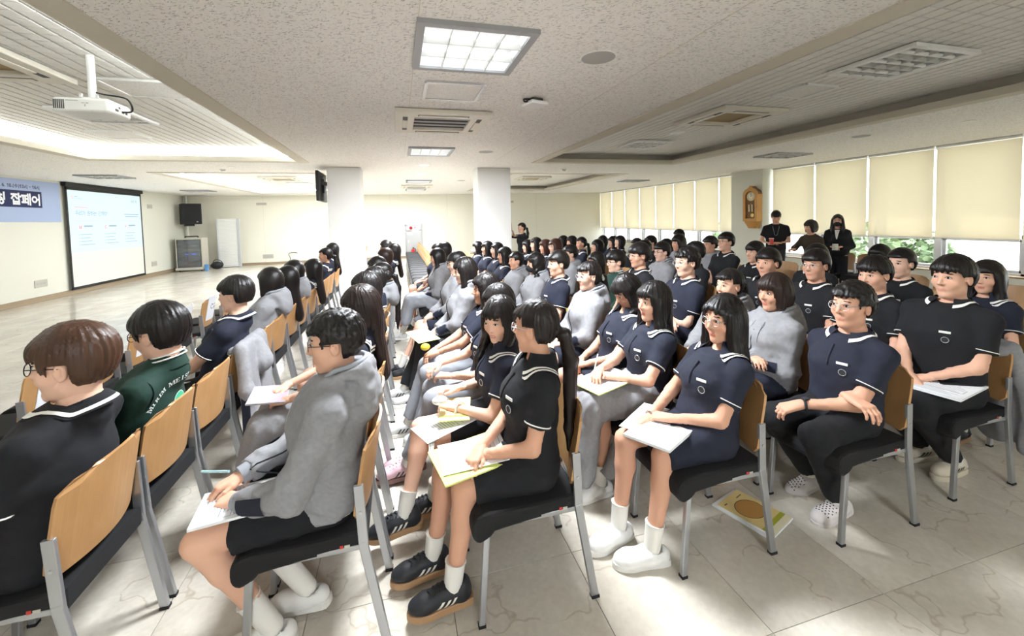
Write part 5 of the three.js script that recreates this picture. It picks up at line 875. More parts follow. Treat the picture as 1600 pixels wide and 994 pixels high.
// row two
P.brown = sit('B', -1.87, 0.02, 1.3, 'boyBowl', 'polo', 'with brown bowl cut in navy polo', { hairColor: '74 50 36', glasses: 'dark', shirtMat: 'black', low: 'trousers', headYaw: 0.1, wide: 1.12, handL: [0.12, 0.62, 0.2], handR: [-0.06, 0.62, 0.24], headScale: 1.06, legs: { ankL: [0.12, 0.085, 0.3], ankR: [-0.1, 0.085, 0.35] }, shoes: 'black' });
P.green = sit('B', -2.36, 0.06, 1.28, 'boyBowl', 'varsity', 'with black bowl cut in green lettered jacket', { glasses: 'dark', low: 'trousers', headYaw: -0.25, headPitch: 0.12, headScale: 1.07, shoes: 'black' });
P.navyboy = sit('B', -3.36, 0.05, 1.295, 'boy', 'polo', 'with short black hair in navy polo', { low: 'trousers', headYaw: -0.12, handL: [0.14, 0.6, 0.24], shoes: 'white' });
sit('B', -4.3, 0.02, 1.26, 'bob', 'hoodie', 'with shoulder-length black hair in grey hoodie', { headYaw: -0.35, shoes: 'grey' });
sit('B', -4.82, 0.04, 1.22, 'longBack', 'sailor', 'with long black hair in sailor collar', { headYaw: -0.3 });
sit('B', -5.28, 0.0, 1.24, 'bob', 'hoodie', 'with black hair in pale grey hoodie', { headYaw: -0.25 });
sit('B', -5.85, 0.1, 1.2, 'longBack', 'sailor', 'with long straight hair over sailor collar', { headYaw: -0.2 });
sit('B', -7.35, 0.02, 1.255, 'tied', 'sailor', 'with tied hair in sailor collar', { headYaw: 0.1 });
sit('B', -8.1, 0.02, 1.295, 'longBack', 'sailor', 'with long black hair beside the column', { headYaw: 0.2 });
// row three
P.hoodboy = sit('C', -1.86, -0.02, 1.29, 'boyUp', 'hoodie', 'with tousled black hair, glasses and grey hoodie', { glasses: 'dark', low: 'shorts', hemWhite: true, headYaw: 0.05, headPitch: 0.04, wide: 1.06, handL: [0.12, 0.62, 0.24], handR: [-0.02, 0.65, 0.27], dirL: [-0.5, -0.1, 0.8], dirR: [0.4, -0.2, 0.8], legs: { kneeL: [0.13, 0.5, 0.38], kneeR: [-0.12, 0.51, 0.38], ankL: [0.1, 0.085, 0.16], ankR: [-0.03, 0.1, 0.06], toeL: [0.1, 0, 1], toeR: [-0.3, -0.2, 1] }, shoes: 'white', sockTop: 0.66, badge: false });
P.tablet = sit('C', -2.6, 0.02, 1.285, 'longBack', 'sailor', 'with long brownish hair holding a tablet', { hairColor: '38 28 25', headYaw: 0.05, headPitch: 0.2, handL: [0.1, 0.69, 0.26], handR: [-0.06, 0.72, 0.28], legs: { ankL: [0.12, 0.085, 0.4], ankR: [-0.05, 0.085, 0.42] }, shoes: 'grey' });
sit('C', -3.3, 0.0, 1.285, 'longBack', 'sailor', 'with long glossy black hair', { headYaw: -0.1 });
sit('C', -3.85, 0.03, 1.265, 'bun', 'sailor', 'with black hair in a bun', { headYaw: -0.1 });
sit('C', -4.4, 0.07, 1.25, 'pony', 'hoodie', 'with long ponytail over pale hoodie', { headYaw: -0.1 });
sit('C', -4.98, 0.0, 1.262, 'long', 'sailor', 'with black hair and straight back', { headYaw: -0.15 });
sit('C', -6.45, 0.05, 1.27, 'bob', 'sailor', 'with banded brown hair', { hairColor: '54 38 32', headYaw: 0 });
sit('C', -7.3, 0.17, 1.285, 'longBack', 'sailor', 'with long black hair and striped collar', { headYaw: 0.1 });
sit('C', -8.1, 0.02, 1.315, 'bob', 'sailor', 'with black hair, farthest by the aisle', { headYaw: -0.1 });
// row four
P.pony = sit('D', -1.81, 0.0, 1.29, 'pony', 'sailor', 'with long ponytail, papers and black striped shoes', { shirtMat: 'black', hairColor: '30 22 20', lowMat: 'black', glasses: 'silver', headYaw: -0.7, headX: 0.02, handL: [0.06, 0.63, 0.16], handR: [0.02, 0.64, 0.18], legs: { kneeL: [0.09, 0.515, 0.27], kneeR: [-0.08, 0.515, 0.33], ankL: [0.1, 0.105, 0.33], ankR: [-0.09, 0.105, 0.4], toeL: [0.1, 0, 1], toeR: [0.15, 0, 1] }, shoes: 'black' });
P.smile = sit('D', -2.24, -0.06, 1.225, 'long', 'sailor', 'smiling, with long hair, white watch and crossed legs', { smile: 1, headYaw: 0.75, headPitch: 0.15, watch: 'white', lowMat: 'black', handL: [0.06, 0.66, 0.24], handR: [-0.1, 0.7, 0.2], dirR: [0.2, 0.1, 1], legs: { kneeL: [0.06, 0.54, 0.3], kneeR: [-0.04, 0.53, 0.42], ankL: [-0.04, 0.12, 0.36], ankR: [0.1, 0.16, 0.52], toeL: [0, 0, 1], toeR: [0.1, -0.1, 1] }, shoes: 'black' });
sit('D', -2.74, 0.05, 1.215, 'long', 'sailor', 'with black hair, hands raised over grey trousers', { low: 'trousers', lowMat: 'sweat', headYaw: 0.1, headPitch: 0.15, handL: [0.04, 0.64, 0.22], handR: [-0.1, 0.68, 0.26], shoes: 'pink', legs: { ankL: [0.05, 0.1, 0.5], ankR: [-0.05, 0.085, 0.46] } });
P.lemon = sit('D', -3.22, 0.06, 1.235, 'longPart', 'sailor', 'with side-parted long hair holding a yellow thing', { low: 'trousers', lowMat: 'sweat', handL: [0.03, 0.64, 0.26], handR: [-0.06, 0.64, 0.26], shoes: 'grey', legs: { ankR: [-0.05, 0.085, 0.48] } });
sit('D', -3.88, 0.0, 1.305, 'long', 'hoodie', 'with long black hair in zipped grey hoodie', { headPitch: 0.08, low: 'trousers', lowMat: 'charcoal', shoes: 'grey', handL: [0.06, 0.63, 0.2], legs: { ankL: [0.08, 0.085, 0.42], ankR: [-0.08, 0.085, 0.5] } });
sit('D', -4.55, 0.02, 1.31, 'boy', 'hoodie', 'with dark glasses and grey hoodie', { sex: 'f', glasses: 'dark', headPitch: 0.1, shoes: 'black', legs: { ankL: [0.05, 0.085, 0.45], ankR: [-0.08, 0.085, 0.52] } });
sit('D', -5.9, -0.07, 1.265, 'long', 'hoodie', 'with long black hair, leaning in grey hoodie', { headPitch: 0.12, shoes: 'grey', legs: { kneeL: [0.06, 0.53, 0.38], ankL: [0.05, 0.12, 0.6], ankR: [-0.06, 0.085, 0.5] } });
sit('D', -6.5, 0.09, 1.32, 'bob', 'sailor', 'with black hair behind the leaning hoodie');
sit('D', -7.2, 0.05, 1.265, 'long', 'sailor', 'with black hair, last before the empty chairs');
// row five
P.glasses = sit('E', -1.77, 0.07, 1.24, 'longPart', 'sailor', 'with silver glasses, papers and bead bracelet', { glasses: 'silver', bracelet: 1, hairColor: '24 20 20', headYaw: 0.12, headPitch: 0.02, handL: [0.0, 0.635, 0.14], handR: [-0.1, 0.6, 0.2], dirL: [-0.7, -0.1, 0.5], dirR: [0.2, -0.1, 0.9], legs: { kneeL: [0.09, 0.51, 0.25], kneeR: [-0.1, 0.51, 0.34], ankL: [0.1, 0.085, 0.32], ankR: [-0.07, 0.085, 0.4], toeL: [-0.15, 0, 1], toeR: [0.25, 0, 1] }, shoes: 'white', skirtLen: 0.9 });
P.pen = sit('E', -2.28, 0.0, 1.24, 'long', 'sailor', 'with long black hair holding a pen', { headYaw: 0.08, handL: [0.06, 0.7, 0.24], handR: [-0.02, 0.715, 0.26], shoes: 'white', legs: { ankR: [-0.08, 0.085, 0.46] } });
sit('E', -2.68, 0.05, 1.235, 'long', 'sailor', 'with long hair looking down at a laptop', { headPitch: 0.45, headYaw: 0.1, handL: [0.05, 0.63, 0.22] });
sit('E', -3.2, 0.0, 1.285, 'tied', 'hoodie', 'with silver glasses, scrunchie and grey hoodie', { glasses: 'silver', scrunchie: 1, headYaw: 0.05, hairColor: '28 23 22' });
sit('E', -3.9, 0.0, 1.32, 'boy', 'polo', 'with short black hair, smiling in navy polo', { smile: 1, low: 'trousers', headYaw: 0.05 });
sit('E', -4.62, 0.0, 1.25, 'wavy', 'hoodie', 'with long wavy hair and black mask', { mask: 'black', badge: false });
sit('E', -5.45, 0.0, 1.205, 'tied', 'hoodie', 'with tied hair in grey hoodie', { headYaw: 0.1 });
sit('E', -6.1, 0.0, 1.23, 'long', 'sailor', 'with long black hair and pale face');
sit('E', -6.58, 0.0, 1.275, 'longPart', 'sailor', 'with glasses and parted hair', { glasses: 'silver' });
sit('E', -7.35, 0.0, 1.26, 'long', 'sailor', 'with black hair looking ahead');
sit('E', -8.3, 0.0, 1.215, 'bob', 'sailor', 'with white face mask', { mask: 'white' });
// row six
P.cross = sit('F', -1.7, 0.0, 1.262, 'boyUp', 'polo', 'with round glasses, arms folded, in navy polo', { glasses: 'silver', low: 'trousers', lowMat: 'black', headYaw: 0.02, headPitch: -0.06, watch: 'dark', handL: [-0.02, 0.615, 0.22], handR: [0.13, 0.69, 0.07], dirL: [-0.5, -0.35, 0.8], dirR: [0.9, -0.1, 0.1], legs: { kneeL: [0.1, 0.5, 0.27], kneeR: [-0.13, 0.51, 0.27], ankL: [0.05, 0.085, 0.04], ankR: [-0.14, 0.12, 0.0], toeL: [0.1, -0.08, 1], toeR: [-0.35, -0.55, 0.8] }, shoes: 'clog' });
sit('F', -2.2, 0.01, 1.25, 'bobShort', 'hoodie', 'with chin-length brown-black hair in grey hoodie', { hairColor: '40 28 24', handL: [0.0, 0.68, 0.1], handR: [0.06, 0.72, 0.1] });
sit('F', -2.6, 0.02, 1.24, 'tied', 'hoodie', 'with tied black hair and fringe in hoodie', { headYaw: 0.05 });
sit('F', -3.1, 0.03, 1.365, 'boyUp', 'polo', 'tall, with glasses and folded arms', { glasses: 'silver', low: 'trousers', shirtMat: 'navy', handL: [-0.05, 0.75, 0.12], handR: [0.1, 0.76, 0.1] });
sit('F', -3.8, 0.0, 1.37, 'boyBowl', 'polo', 'with straight black fringe and thin glasses', { glasses: 'silver', low: 'trousers', shirtMat: 'black' });
sit('F', -4.28, 0.0, 1.26, 'boyBowl', 'varsity', 'with bowl cut in green jacket', { glasses: 'dark', low: 'trousers' });
sit('F', -4.78, 0.0, 1.21, 'long', 'sailor', 'with long dark hair, low in the crowd');
sit('F', -5.6, 0.0, 1.25, 'boy', 'hoodie', 'with short hair in grey hoodie', { low: 'trousers' });
sit('F', -6.19, 0.0, 1.32, 'long', 'sailor', 'with reddish brown hair and glasses', { hairColor: '66 40 32', glasses: 'silver' });
sit('F', -6.65, 0.0, 1.29, 'bob', 'sailor', 'with reddish brown shoulder-length hair', { hairColor: '70 42 34' });
sit('F', -7.15, 0.0, 1.305, 'long', 'sailor', 'with long black hair and pale collar');
sit('F', -7.65, 0.0, 1.24, 'bob', 'sailor', 'with black bob below the photographer');
// row seven
P.big = sit('G', -1.76, 0.0, 1.355, 'boy', 'polo', 'broad, with papers on the lap and black polo', { wide: 1.12, low: 'trousers', shirtMat: 'black', headYaw: -0.05, headPitch: 0, headScale: 1.04, handL: [0.02, 0.63, 0.15], handR: [-0.03, 0.63, 0.2], shoes: 'cream', legs: { ankL: [0.05, 0.085, -0.08], ankR: [-0.12, 0.085, -0.1] } });
sit('G', -2.2, 0.0, 1.32, 'boy', 'polo', 'with thick fringe over narrow eyes', { low: 'trousers', shirtMat: 'black', headPitch: 0.1 });
sit('G', -2.64, 0.0, 1.34, 'boy', 'polo', 'with oval glasses and open collar', { glasses: 'silver', low: 'trousers', shirtMat: 'black', headYaw: 0.12 });
sit('G', -3.1, 0.0, 1.315, 'boy', 'polo', 'round-faced, with short black hair', { low: 'trousers', shirtMat: 'black', wide: 1.1, headYaw: 0.2, headScale: 1.05 });
sit('G', -4.1, 0.0, 1.335, 'boyUp', 'tee', 'in black, turned away', { low: 'trousers', headYaw: -0.7 });
sit('G', -4.72, 0.0, 1.3, 'boy', 'hoodie', 'with glasses and unzipped grey hoodie', { glasses: 'dark', low: 'trousers' });
sit('G', -5.2, 0.04, 1.295, 'boy', 'polo', 'with black hair behind a hooded neighbour', { low: 'trousers', shirtMat: 'black' });
sit('G', -6.55, 0.0, 1.26, 'bob', 'sailor', 'with black bob and raised chin', { headPitch: -0.1 });
sit('G', -7.2, 0.0, 1.28, 'tied', 'sailor', 'with hair tied back and striped collar');
sit('G', -7.65, 0.0, 1.285, 'bob', 'sailor', 'with black bob near the far end');
sit('G', -8.1, 0.0, 1.275, 'bob', 'sailor', 'with fringe, farthest along');
// row eight
sit('H', -2.05, 0.0, 1.26, 'long', 'sailor', 'with long dark hair, half hidden at right', { headYaw: 0.1 });
sit('H', -2.6, 0.0, 1.31, 'boyUp', 'polo', 'with short hair and striped collar', { low: 'trousers', shirtMat: 'black' });
sit('H', -3.37, 0.0, 1.31, 'bob', 'polo', 'with black hair, hidden behind glasses wearer', { shirtMat: 'black', sex: 'm' });
sit('H', -4.15, 0.0, 1.295, 'boyBowl', 'polo', 'with bowl cut in profile', { low: 'trousers', shirtMat: 'black' });
sit('H', -4.62, 0.0, 1.4, 'boy', 'polo', 'tallest, with glasses and buttoned polo', { glasses: 'dark', low: 'trousers', shirtMat: 'black', headPitch: -0.08 });
sit('H', -5.08, 0.14, 1.33, 'boy', 'hoodie', 'with black hair and grey hoodie', { low: 'trousers' });
sit('H', -5.6, 0.0, 1.335, 'bobShort', 'hoodie', 'with centre-parted hair and grey hoodie', { sex: 'm', low: 'trousers' });
sit('H', -6.05, 0.1, 1.25, 'boy', 'tee', 'in black with short hair', { low: 'trousers' });
sit('H', -6.5, 0.1, 1.29, 'boy', 'tee', 'in black with thick hair', { low: 'trousers' });
sit('H', -6.95, 0.1, 1.225, 'boy', 'tee', 'in black, low behind the others', { low: 'trousers' });
sit('H', -7.4, 0.0, 1.27, 'bob', 'sailor', 'with chin raised and striped collar', { headPitch: -0.2 });
sit('H', -7.85, 0.1, 1.24, 'bob', 'sailor', 'with dark bob beside the raised chin');
sit('H', -8.3, 0.1, 1.235, 'bob', 'sailor', 'with black hair, farthest in the corner');
// row nine
sit('I', -3.36, 0.0, 1.27, 'bobShort', 'tee', 'with fringe peeping over the row');
sit('I', -6.78, 0.0, 1.37, 'boy', 'tee', 'in black, highest head by the windows', { low: 'trousers' });
// chairs: under every sitter, then the empty ones
for (const [row, list] of Object.entries({
  A: [-2.65, -3.25, -3.75, -4.25, -4.95, -5.55, -6.1, -6.6], B: [-2.85, -3.84, -6.4, -6.88, -15.2], C: [-2.22, -5.6, -8.9, -9.4, -9.9, -10.4, -10.9, -11.4, -11.9, -12.4, -12.9, -13.4], D: [-5.1, -8.1, -8.6, -9.1, -9.6, -10.1, -10.6, -11.1, -11.6, -12.1, -12.6, -13.1, -13.6, -14.1, -14.6, -15.1, -15.6, -16.1],
  E: [-5.02, -9.0, -9.7, -10.2, -10.7], F: [-8.3, -8.9], G: [-3.6, -5.8, -8.7, -9.2], H: [-8.9, -9.4, -9.9], I: [-2.3, -2.8, -4.1, -4.6, -5.1, -5.6, -7.3, -7.8], J: [-2.7, -3.2, -3.7, -4.9, -5.4], K: [-5.6, -6.1] })) for (const z of list) seats.push({ row, z });
for (const row of Object.keys(XC)) {
  seats.filter((s) => s.row === row).sort((a, b) => b.z - a.z).forEach((s, i) => {
    s.chair = chair((s.used ? 'occupied' : 'empty') + ' plywood-backed chair with black seat, ' + ORD[i] + ' from the camera in row ' + ROWN[row], XC[row], s.z, s.turn ?? (row === 'A' ? 0.12 : 0), 'chairs of row ' + ROWN[row]);
  });
}
const seatAt = (row, z) => seats.filter((s) => s.row === row).reduce((a, b) => (Math.abs(a.z - z) < Math.abs(b.z - z) ? a : b));
// standing people
person({ x: 2.95, z: -9.75, stand: true, top: 1.55, hair: 'tied', wear: 'suit', low: 'trousers', lowMat: 'black', label: 'person in black suit standing beside the far column taking a photo', sex: 'f', headZ: 0.02, headYaw: 0.1, handL: [0.02, 1.42, 0.3], handR: [-0.06, 1.42, 0.3], dirL: [-0.3, 0.9, 0.2], dirR: [0.3, 0.9, 0.2], upL: [0, 0.2, 1], upR: [0, 0.2, 1], hintL: [0.6, -1, 0], hintR: [-0.6, -1, 0] });
{ const c = thing('camera_phone', 'small silver camera held up by the photographer in black', 'camera', [2.62, 1.46, -9.77], -Math.PI / 2); part('body', rbx(0.11, 0.065, 0.03, 0.01, 0, 0, 0), M.greyMesh, c); part('lens', new THREE.CylinderGeometry(0.022, 0.022, 0.02, 16).rotateX(Math.PI / 2).translate(0, 0, 0.02), M.black, c); }
person({ x: 7.7, z: -7.0, stand: true, top: 1.68, turn: 0.75, hair: 'boy', wear: 'tee', low: 'trousers', lowMat: 'charcoal', lanyard: 1, sex: 'm', label: 'person in black t-shirt and lanyard standing by the window', headZ: 0.06, headPitch: 0.5, headYaw: 0.1, wide: 1.08, handL: [0.06, 1.02, 0.27], handR: [-0.1, 1.0, 0.24], dirL: [-0.8, 0.1, 0.5], dirR: [0.8, 0.2, 0.5], shoes: 'black' });
{ const c = thing('drink_cup', 'red drink cup held by the person in black t-shirt', 'cup', [7.4, 0.99, -6.83]); part('cup', new THREE.LatheGeometry([[0, 0], [0.03, 0], [0.042, 0.12], [0.043, 0.12]].map(([a, b]) => new THREE.Vector2(a, b)), 20), mat(srgb(224, 84, 76), 0.4), c); part('lid', new THREE.CylinderGeometry(0.045, 0.045, 0.012, 20).translate(0, 0.126, 0), CL.white, c); }
person({ x: 7.35, z: -5.86, stand: true, top: 1.5, turn: 0.1, hair: 'bobShort', hairColor: '36 30 26', wear: 'hoodie', shirtMat: 'brown', low: 'trousers', lowMat: 'charcoal', sex: 'f', label: 'person in dark brown sweater leaning forward with one hand out', headZ: 0.12, headYaw: -0.3, headPitch: 0.1, handL: [0.1, 0.9, 0.3], handR: [-0.05, 0.98, 0.5], dirR: [-0.1, 0, 1], wearBrown: 1 });
person({ x: 8.05, z: -5.98, stand: true, top: 1.585, turn: 0.55, hair: 'longPart', hairColor: '34 27 25', wear: 'suit', low: 'trousers', lowMat: 'black', mask: 'black', sex: 'f', label: 'person in black suit jacket and black mask by the window', headZ: 0.0, headYaw: 0, handL: [0.06, 0.98, 0.18], handR: [-0.06, 0.98, 0.2] });
{ const c = single('paper_slip', rbx(0.09, 0.13, 0.004, 0.001).rotateX(-0.5).rotateY(-1.0).translate(7.82, 0.98, -5.85), CL.white, 'white paper slip held by the masked person', 'paper'); }
// ---------------------------------------------------------------- papers, booklets and other small things on laps
const local = (rec, x, y, z) => rec.root.localToWorld(V(x, y, z));
scene.updateMatrixWorld(true);
M.paper = mat(srgb(238, 240, 242), 0.8); M.yellowPaper = mat(srgb(226, 232, 140), 0.8);
const formTex = canvasTex(512, 700, (c, w, h) => { c.fillStyle = '#f2f4f7'; c.fillRect(0, 0, w, h); c.strokeStyle = '#6a7078'; c.lineWidth = 4; c.strokeRect(40, 40, 430, 70); c.fillStyle = '#a4aab2'; for (let k = 0; k < 16; k++) c.fillRect(48, 150 + k * 32, [380, 400, 300, 410, 350][k % 5], 8); c.strokeRect(40, 380, 430, 120); });
M.form = mat(0xffffff, 0.8, { map: formTex });
const bookTex = canvasTex(512, 700, (c, w, h) => { c.fillStyle = '#e6cf8e'; c.fillRect(0, 0, w, h); c.fillStyle = '#b98a4a'; c.beginPath(); c.ellipse(256, 300, 190, 170, 0.2, 0, 7); c.fill(); c.strokeStyle = '#4a3322'; c.lineWidth = 9; c.stroke(); c.fillStyle = '#b4b83c'; c.fillRect(0, 560, w, 60); c.fillStyle = '#efe8c8'; c.fillRect(0, 620, w, 80); c.fillStyle = '#6c5a30'; c.fillRect(60, 60, 60, 18); c.fillRect(330, 80, 120, 14); });
M.book = mat(0xffffff, 0.45, { map: bookTex });
function sheet(name, label, cat, pos, w, h, yaw, tilt, base, print, thick = 0.006, roll = 0) {
  const o = thing(name, label, cat, [pos.x, pos.y, pos.z], 0); o.rotation.set(0, 0, 0); o.quaternion.setFromEuler(new THREE.Euler(tilt, yaw, roll, 'YXZ'));
  part('pages', rbx(w, thick, h, 0.001, 0, thick / 2, 0, 1), base, o); if (print) part('print', new THREE.PlaneGeometry(w * 0.98, h * 0.98).rotateX(-Math.PI / 2).translate(0, thick + 0.0008, 0), print, o); return o;
}
sheet('document_folder', 'pale yellow folder with printed form on the ponytailed sitter\'s lap', 'folder', local(P.pony, 0.02, 0.605, 0.22), 0.24, 0.33, -1.35, 0.05, M.yellowPaper, null, 0.008, -0.1);
sheet('document', 'printed form lying on the pale yellow folder', 'paper', local(P.pony, 0.01, 0.617, 0.21), 0.21, 0.297, -1.55, 0.05, M.paper, M.form, 0.003, -0.08);
sheet('document', 'printed form on the smiling sitter\'s crossed legs', 'paper', local(P.smile, 0.1, 0.6, 0.3), 0.21, 0.297, -1.2, 0.12, M.paper, M.form, 0.003, 0.05);
sheet('booklet', 'yellow-covered booklet on top of the smiling sitter\'s form', 'booklet', local(P.smile, 0.05, 0.645, 0.24), 0.16, 0.22, -0.2, 0.1, M.yellowPaper, M.book, 0.006);
sheet('document', 'printed form under the hands of the bracelet wearer', 'paper', local(P.glasses, -0.08, 0.6, 0.2), 0.21, 0.297, -1.0, 0.05, M.paper, M.form, 0.004, 0.04);
sheet('laptop', 'closed pale laptop beneath the bracelet wearer\'s papers', 'laptop', local(P.glasses, 0.02, 0.59, 0.2), 0.24, 0.33, -1.1, 0.03, M.paper, M.form, 0.014, 0.05);
sheet('document', 'printed sheets with a yellow edge under the pen-holding hands', 'paper', local(P.pen, 0.04, 0.668, 0.26), 0.26, 0.33, -1.3, 0.08, M.yellowPaper, M.form, 0.006, 0.02);
{ const a = local(P.pen, 0.03, 0.7, 0.33), b = local(P.pen, 0.0, 0.82, 0.28); single('pen', rod(a, b, 0.004, 0.004, 8), CL.white, 'white pen held upright in row five', 'pen'); }
sheet('document', 'thin stack of sheets on the broad black-polo sitter\'s lap', 'paper', local(P.big, 0.08, 0.6, 0.13), 0.3, 0.36, -1.4, 0.02, M.paper, M.form, 0.012, 0);
sheet('document', 'papers under the hands of the tousled hooded sitter', 'paper', local(P.hoodboy, 0.09, 0.6, 0.24), 0.21, 0.297, -1.45, 0.02, M.paper, M.form, 0.01, 0);
{ const a = local(P.hoodboy, -0.03, 0.68, 0.42), b = local(P.hoodboy, 0.04, 0.7, 0.3); single('pen', rod(a, b, 0.005, 0.005, 8), mat(srgb(176, 214, 222), 0.4), 'pale blue pen in the hooded sitter\'s hand', 'pen'); }
sheet('document', 'printed papers at the brown-haired sitter\'s hands', 'paper', local(P.brown, 0.1, 0.6, 0.3), 0.21, 0.3, -1.5, 0.05, M.yellowPaper, M.form, 0.006);
sheet('document', 'white sheet on the navy-polo sitter\'s lap in row two', 'paper', local(P.navyboy, 0.05, 0.6, 0.24), 0.24, 0.3, -1.2, 0.05, M.paper, null, 0.004);
{ const o = sheet('tablet', 'tablet with a mauve screen held by the long-haired sitter in row three', 'tablet', local(P.tablet, 0.02, 0.7, 0.36), 0.26, 0.19, -1.45, -0.1, M.greyMesh, mat(srgb(170, 150, 176), 0.2), 0.008); }
{ const g = local(P.lemon, 0.0, 0.69, 0.33); single('yellow_snack', new THREE.SphereGeometry(0.03, 16, 12).scale(1.2, 0.9, 1).translate(g.x, g.y, g.z), mat(srgb(240, 214, 60), 0.5), 'small yellow snack held in two hands in row four', 'snack'); }
{ const g = local(P.smile, 0.06, 0.71, 0.32); single('tissue', new THREE.IcosahedronGeometry(0.032, 2).scale(1.3, 0.7, 1).translate(g.x, g.y, g.z), CL.white, 'crumpled white tissue in the smiling sitter\'s hand', 'tissue'); }
sheet('document', 'folded sheet on the lap of the fifth sitter in row four', 'paper', V(0.18, 0.62, -3.8), 0.21, 0.28, 0.4, 0.15, M.yellowPaper, M.form, 0.004);
// booklets on the floor
sheet('booklet', 'booklet with yellow and brown cover on the floor under row five', 'booklet', V(1.83, 0.012, -1.79), 0.22, 0.3, 0.35, 0, M.paper, M.book, 0.008);
sheet('document', 'white papers beneath the floor booklet', 'paper', V(1.815, 0.001, -1.8), 0.22, 0.31, 0.3, 0, M.paper, null, 0.01);
// paper signs hung on the reserved chairs of row one
const signTex = [0, 1].map((k) => canvasTex(256, 220, (c, w, h) => { c.fillStyle = '#e9ecf2'; c.fillRect(0, 0, w, h); c.strokeStyle = '#3d4b63'; c.lineWidth = 7; c.beginPath(); c.arc(80, 95, 22, 0.6, 6.2); c.stroke(); c.fillStyle = '#5a6474'; c.fillRect(116, 78, 80, 8); glyphs(c, k ? ['in', 'jae', 'sang'] : ['u', 'ri', 'ga'], 116, 100, 30, 4, '#39424f'); }));
seats.filter((s) => s.row === 'A').forEach((s, i) => {
  const o = thing('paper_sign', 'white reserved-seat paper on the back of the ' + ORD[i] + ' chair in row one', 'sign', [s.chair.position.x, 0.56, s.chair.position.z], s.chair.rotation.y, 'reserved-seat papers of row one');
  const g = slab((u, v) => { const xx = (u * 2 - 1) * 0.15; return V(-xx, 0.02 + v * 0.265, -0.183 - v * 0.048 - 0.05 * (1 - (xx / 0.228) ** 2)); }, 10, 4, 0.001); part('sheet', g, M.paper, o);
  const p = slab((u, v) => { const xx = (u * 2 - 1) * 0.148; return V(-xx, 0.022 + v * 0.262, -0.1845 - v * 0.048 - 0.05 * (1 - (xx / 0.228) ** 2)); }, 10, 4, 0.0005); part('print', p, mat(0xffffff, 0.8, { map: signTex[i % 2] }), o);
});
// garments hung on chair backs or spread over laps
function drape(name, label, x, z, prims, m, cell = 0.012, amp = 0.006, extra) {
  const o = thing(name, label, 'jacket', [x, 0, z], -Math.PI / 2);
  const g = meshField(prims, cell, { disp: (a, b, c) => amp * (perlin.noise(a * 16 + b * 5, b * 6, c * 16) + 0.8 * perlin.noise(a * 34, b * 14, c * 34 + b * 8)), color: (a, b, c) => mix3(GREY, GREYB, clamp(0.5 + 0.7 * perlin.noise(a * 90, b * 90, c * 90), 0, 1)) });
  part('cloth', g, m, o); if (extra) extra(o); return o;
}
const hung = () => { const fz = { n: V(0, 0, 1), q: 3.2 }; return [cone(V(-0.2, 0.835, -0.25), V(0.2, 0.835, -0.25), 0.03, 0.03, 0.02), cone(V(-0.12, 0.76, -0.275), V(-0.12, 0.34, -0.315), 0.1, 0.11, 0.03, fz), cone(V(0.12, 0.76, -0.275), V(0.12, 0.32, -0.315), 0.1, 0.11, 0.03, fz), cone(V(0, 0.8, -0.28), V(0, 0.68, -0.31), 0.06, 0.09, 0.03), cone(V(0.2, 0.8, -0.26), V(0.26, 0.55, -0.3), 0.045, 0.042, 0.03), cone(V(0.26, 0.55, -0.3), V(0.25, 0.22, -0.31), 0.042, 0.034, 0.03), cone(V(-0.2, 0.8, -0.26), V(-0.24, 0.3, -0.3), 0.045, 0.034, 0.03), cone(V(-0.18, 0.8, -0.2), V(0.18, 0.8, -0.2), 0.03, 0.03, 0.02)]; };
drape('grey_hoodie', 'grey hooded jacket hung over the chair back in row two', XC.B, seatAt('B', -3.36).z, hung(), CL.grey, 0.011, 0.006, (o) => part('stripe', rbx(0.012, 0.3, 0.05, 0.004, 0.293, 0.42, -0.3), CL.navy, o));
drape('grey_hoodie', 'grey jacket hung on the chair of the broad sitter at right', XC.G, seatAt('G', -1.76).z, hung(), CL.grey, 0.012, 0.006, (o) => part('pocket', new THREE.CylinderGeometry(0.018, 0.018, 0.004, 14).rotateZ(Math.PI / 2).translate(0.305, 0.5, -0.3), CL.charcoal, o));
const lap = (dx, down) => [cone(V(0.1, 0.56, 0.02), V(0.1, 0.55, 0.36), 0.1, 0.09, 0.05), cone(V(-0.1, 0.56, 0.02), V(-0.1, 0.55, 0.36), 0.1, 0.09, 0.05), cone(V(0, 0.57, 0.05), V(0, 0.55, 0.36), 0.09, 0.08, 0.05), cone(V(0.1, 0.56, 0.38), V(0.11, down, 0.44), 0.075, 0.07, 0.05), cone(V(-0.1, 0.56, 0.38), V(-0.1, down + 0.05, 0.46), 0.07, 0.065, 0.05), cone(V(0, 0.56, 0.39), V(0.02, down, 0.46), 0.06, 0.06, 0.05), cone(V(0.16, 0.55, 0.1), V(0.17, 0.36, 0.14), 0.05, 0.04, 0.04), cone(V(0.16, 0.36, 0.2), V(0.16, down + 0.02, 0.3), 0.05, 0.04, 0.05)];
drape('grey_hoodie', 'grey sweatshirt spread over the pen-holding sitter\'s knees', XC.E, -2.28, lap(0, 0.16), CL.grey, 0.013, 0.013);
drape('grey_hoodie', 'grey sweatshirt over the tablet-holding sitter\'s lap', XC.C, -2.6, lap(0, 0.36), CL.grey, 0.013, 0.013);
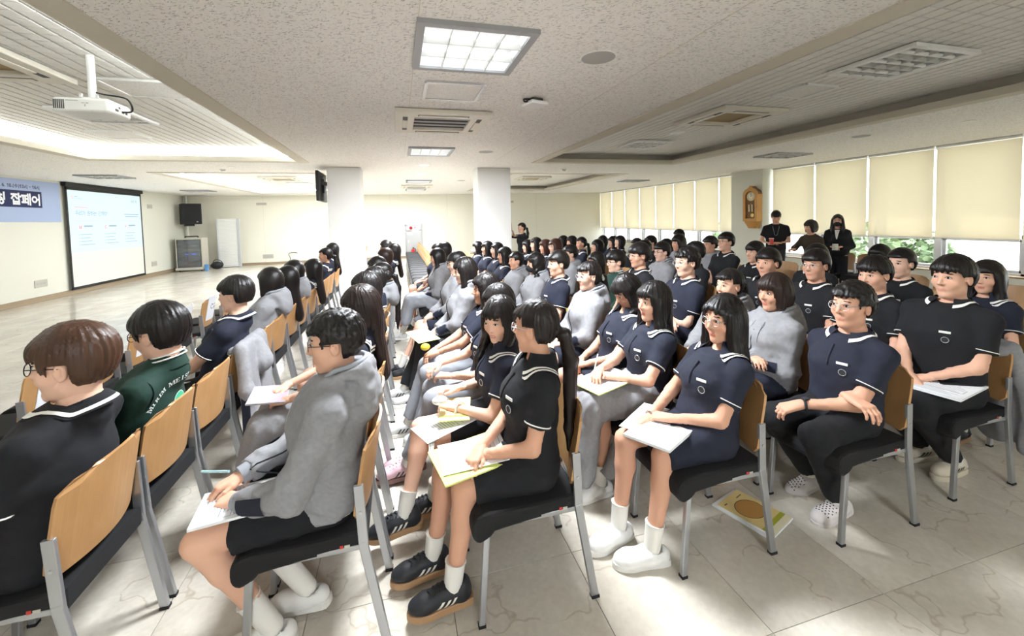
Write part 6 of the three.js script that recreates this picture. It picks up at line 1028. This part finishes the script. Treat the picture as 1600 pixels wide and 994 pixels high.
drape('grey_hoodie', 'pale sweatshirt laid over the knees of the leaning hooded sitter', XC.D, -5.9, lap(0, 0.3), CL.sweat, 0.02, 0.012);
// lettering on the green jacket: arched words and a round emblem across the back
{
  const t = canvasTex(1024, 700, (c, w, h) => {
    c.clearRect(0, 0, w, h); c.fillStyle = '#12342a'; c.fillRect(0, 0, w, h); c.fillStyle = '#e6ecea'; c.font = 'bold 84px serif'; c.textAlign = 'center'; c.textBaseline = 'middle';
    const s = 'MIRIM MEISTER SCHOOL'; for (let i = 0; i < s.length; i++) { const a = -1.05 + 2.1 * i / (s.length - 1); c.save(); c.translate(512 + Math.sin(a) * 520, 640 - Math.cos(a) * 520 * 1.0); c.rotate(a); c.fillText(s[i], 0, 0); c.restore(); }
    c.strokeStyle = '#d8efe4'; c.lineWidth = 9; c.fillStyle = '#3fae84'; c.beginPath(); c.arc(512, 470, 150, 0, 7); c.fill(); c.stroke(); c.fillStyle = '#e9f4ef'; for (let k = -4; k <= 4; k++) { c.save(); c.translate(512, 560); c.rotate(k * 0.3); c.fillRect(-6, -170, 12, 150); c.restore(); } c.beginPath(); c.arc(512, 440, 40, 0, 7); c.strokeStyle = '#12342a'; c.stroke();
  });
  const r = P.green, nu = 20, nv = 14, pos = [], uv = [], I = [];
  for (let i = 0; i <= nu; i++) for (let j = 0; j <= nv; j++) { const x = 0.17 - 0.34 * i / nu, y = r.chest.y - 0.1 + 0.26 * j / nv; pos.push(x, y, r.onShirt(x, y, -1, 0.004)); uv.push(i / nu, j / nv); }
  for (let i = 0; i < nu; i++) for (let j = 0; j < nv; j++) { const a = i * (nv + 1) + j; I.push(a, a + nv + 1, a + 1, a + 1, a + nv + 1, a + nv + 2); }
  const g = new THREE.BufferGeometry(); g.setAttribute('position', new THREE.Float32BufferAttribute(pos, 3)); g.setAttribute('uv', new THREE.Float32BufferAttribute(uv, 2)); g.setIndex(I); g.computeVertexNormals();
  part('back_lettering', g, mat(0xffffff, 0.8, { map: t }), r.shirt);
}
scene.traverse((o) => { if (o.isMesh) o.castShadow = o.receiveShadow = true; });
renderer.render(scene, camera);
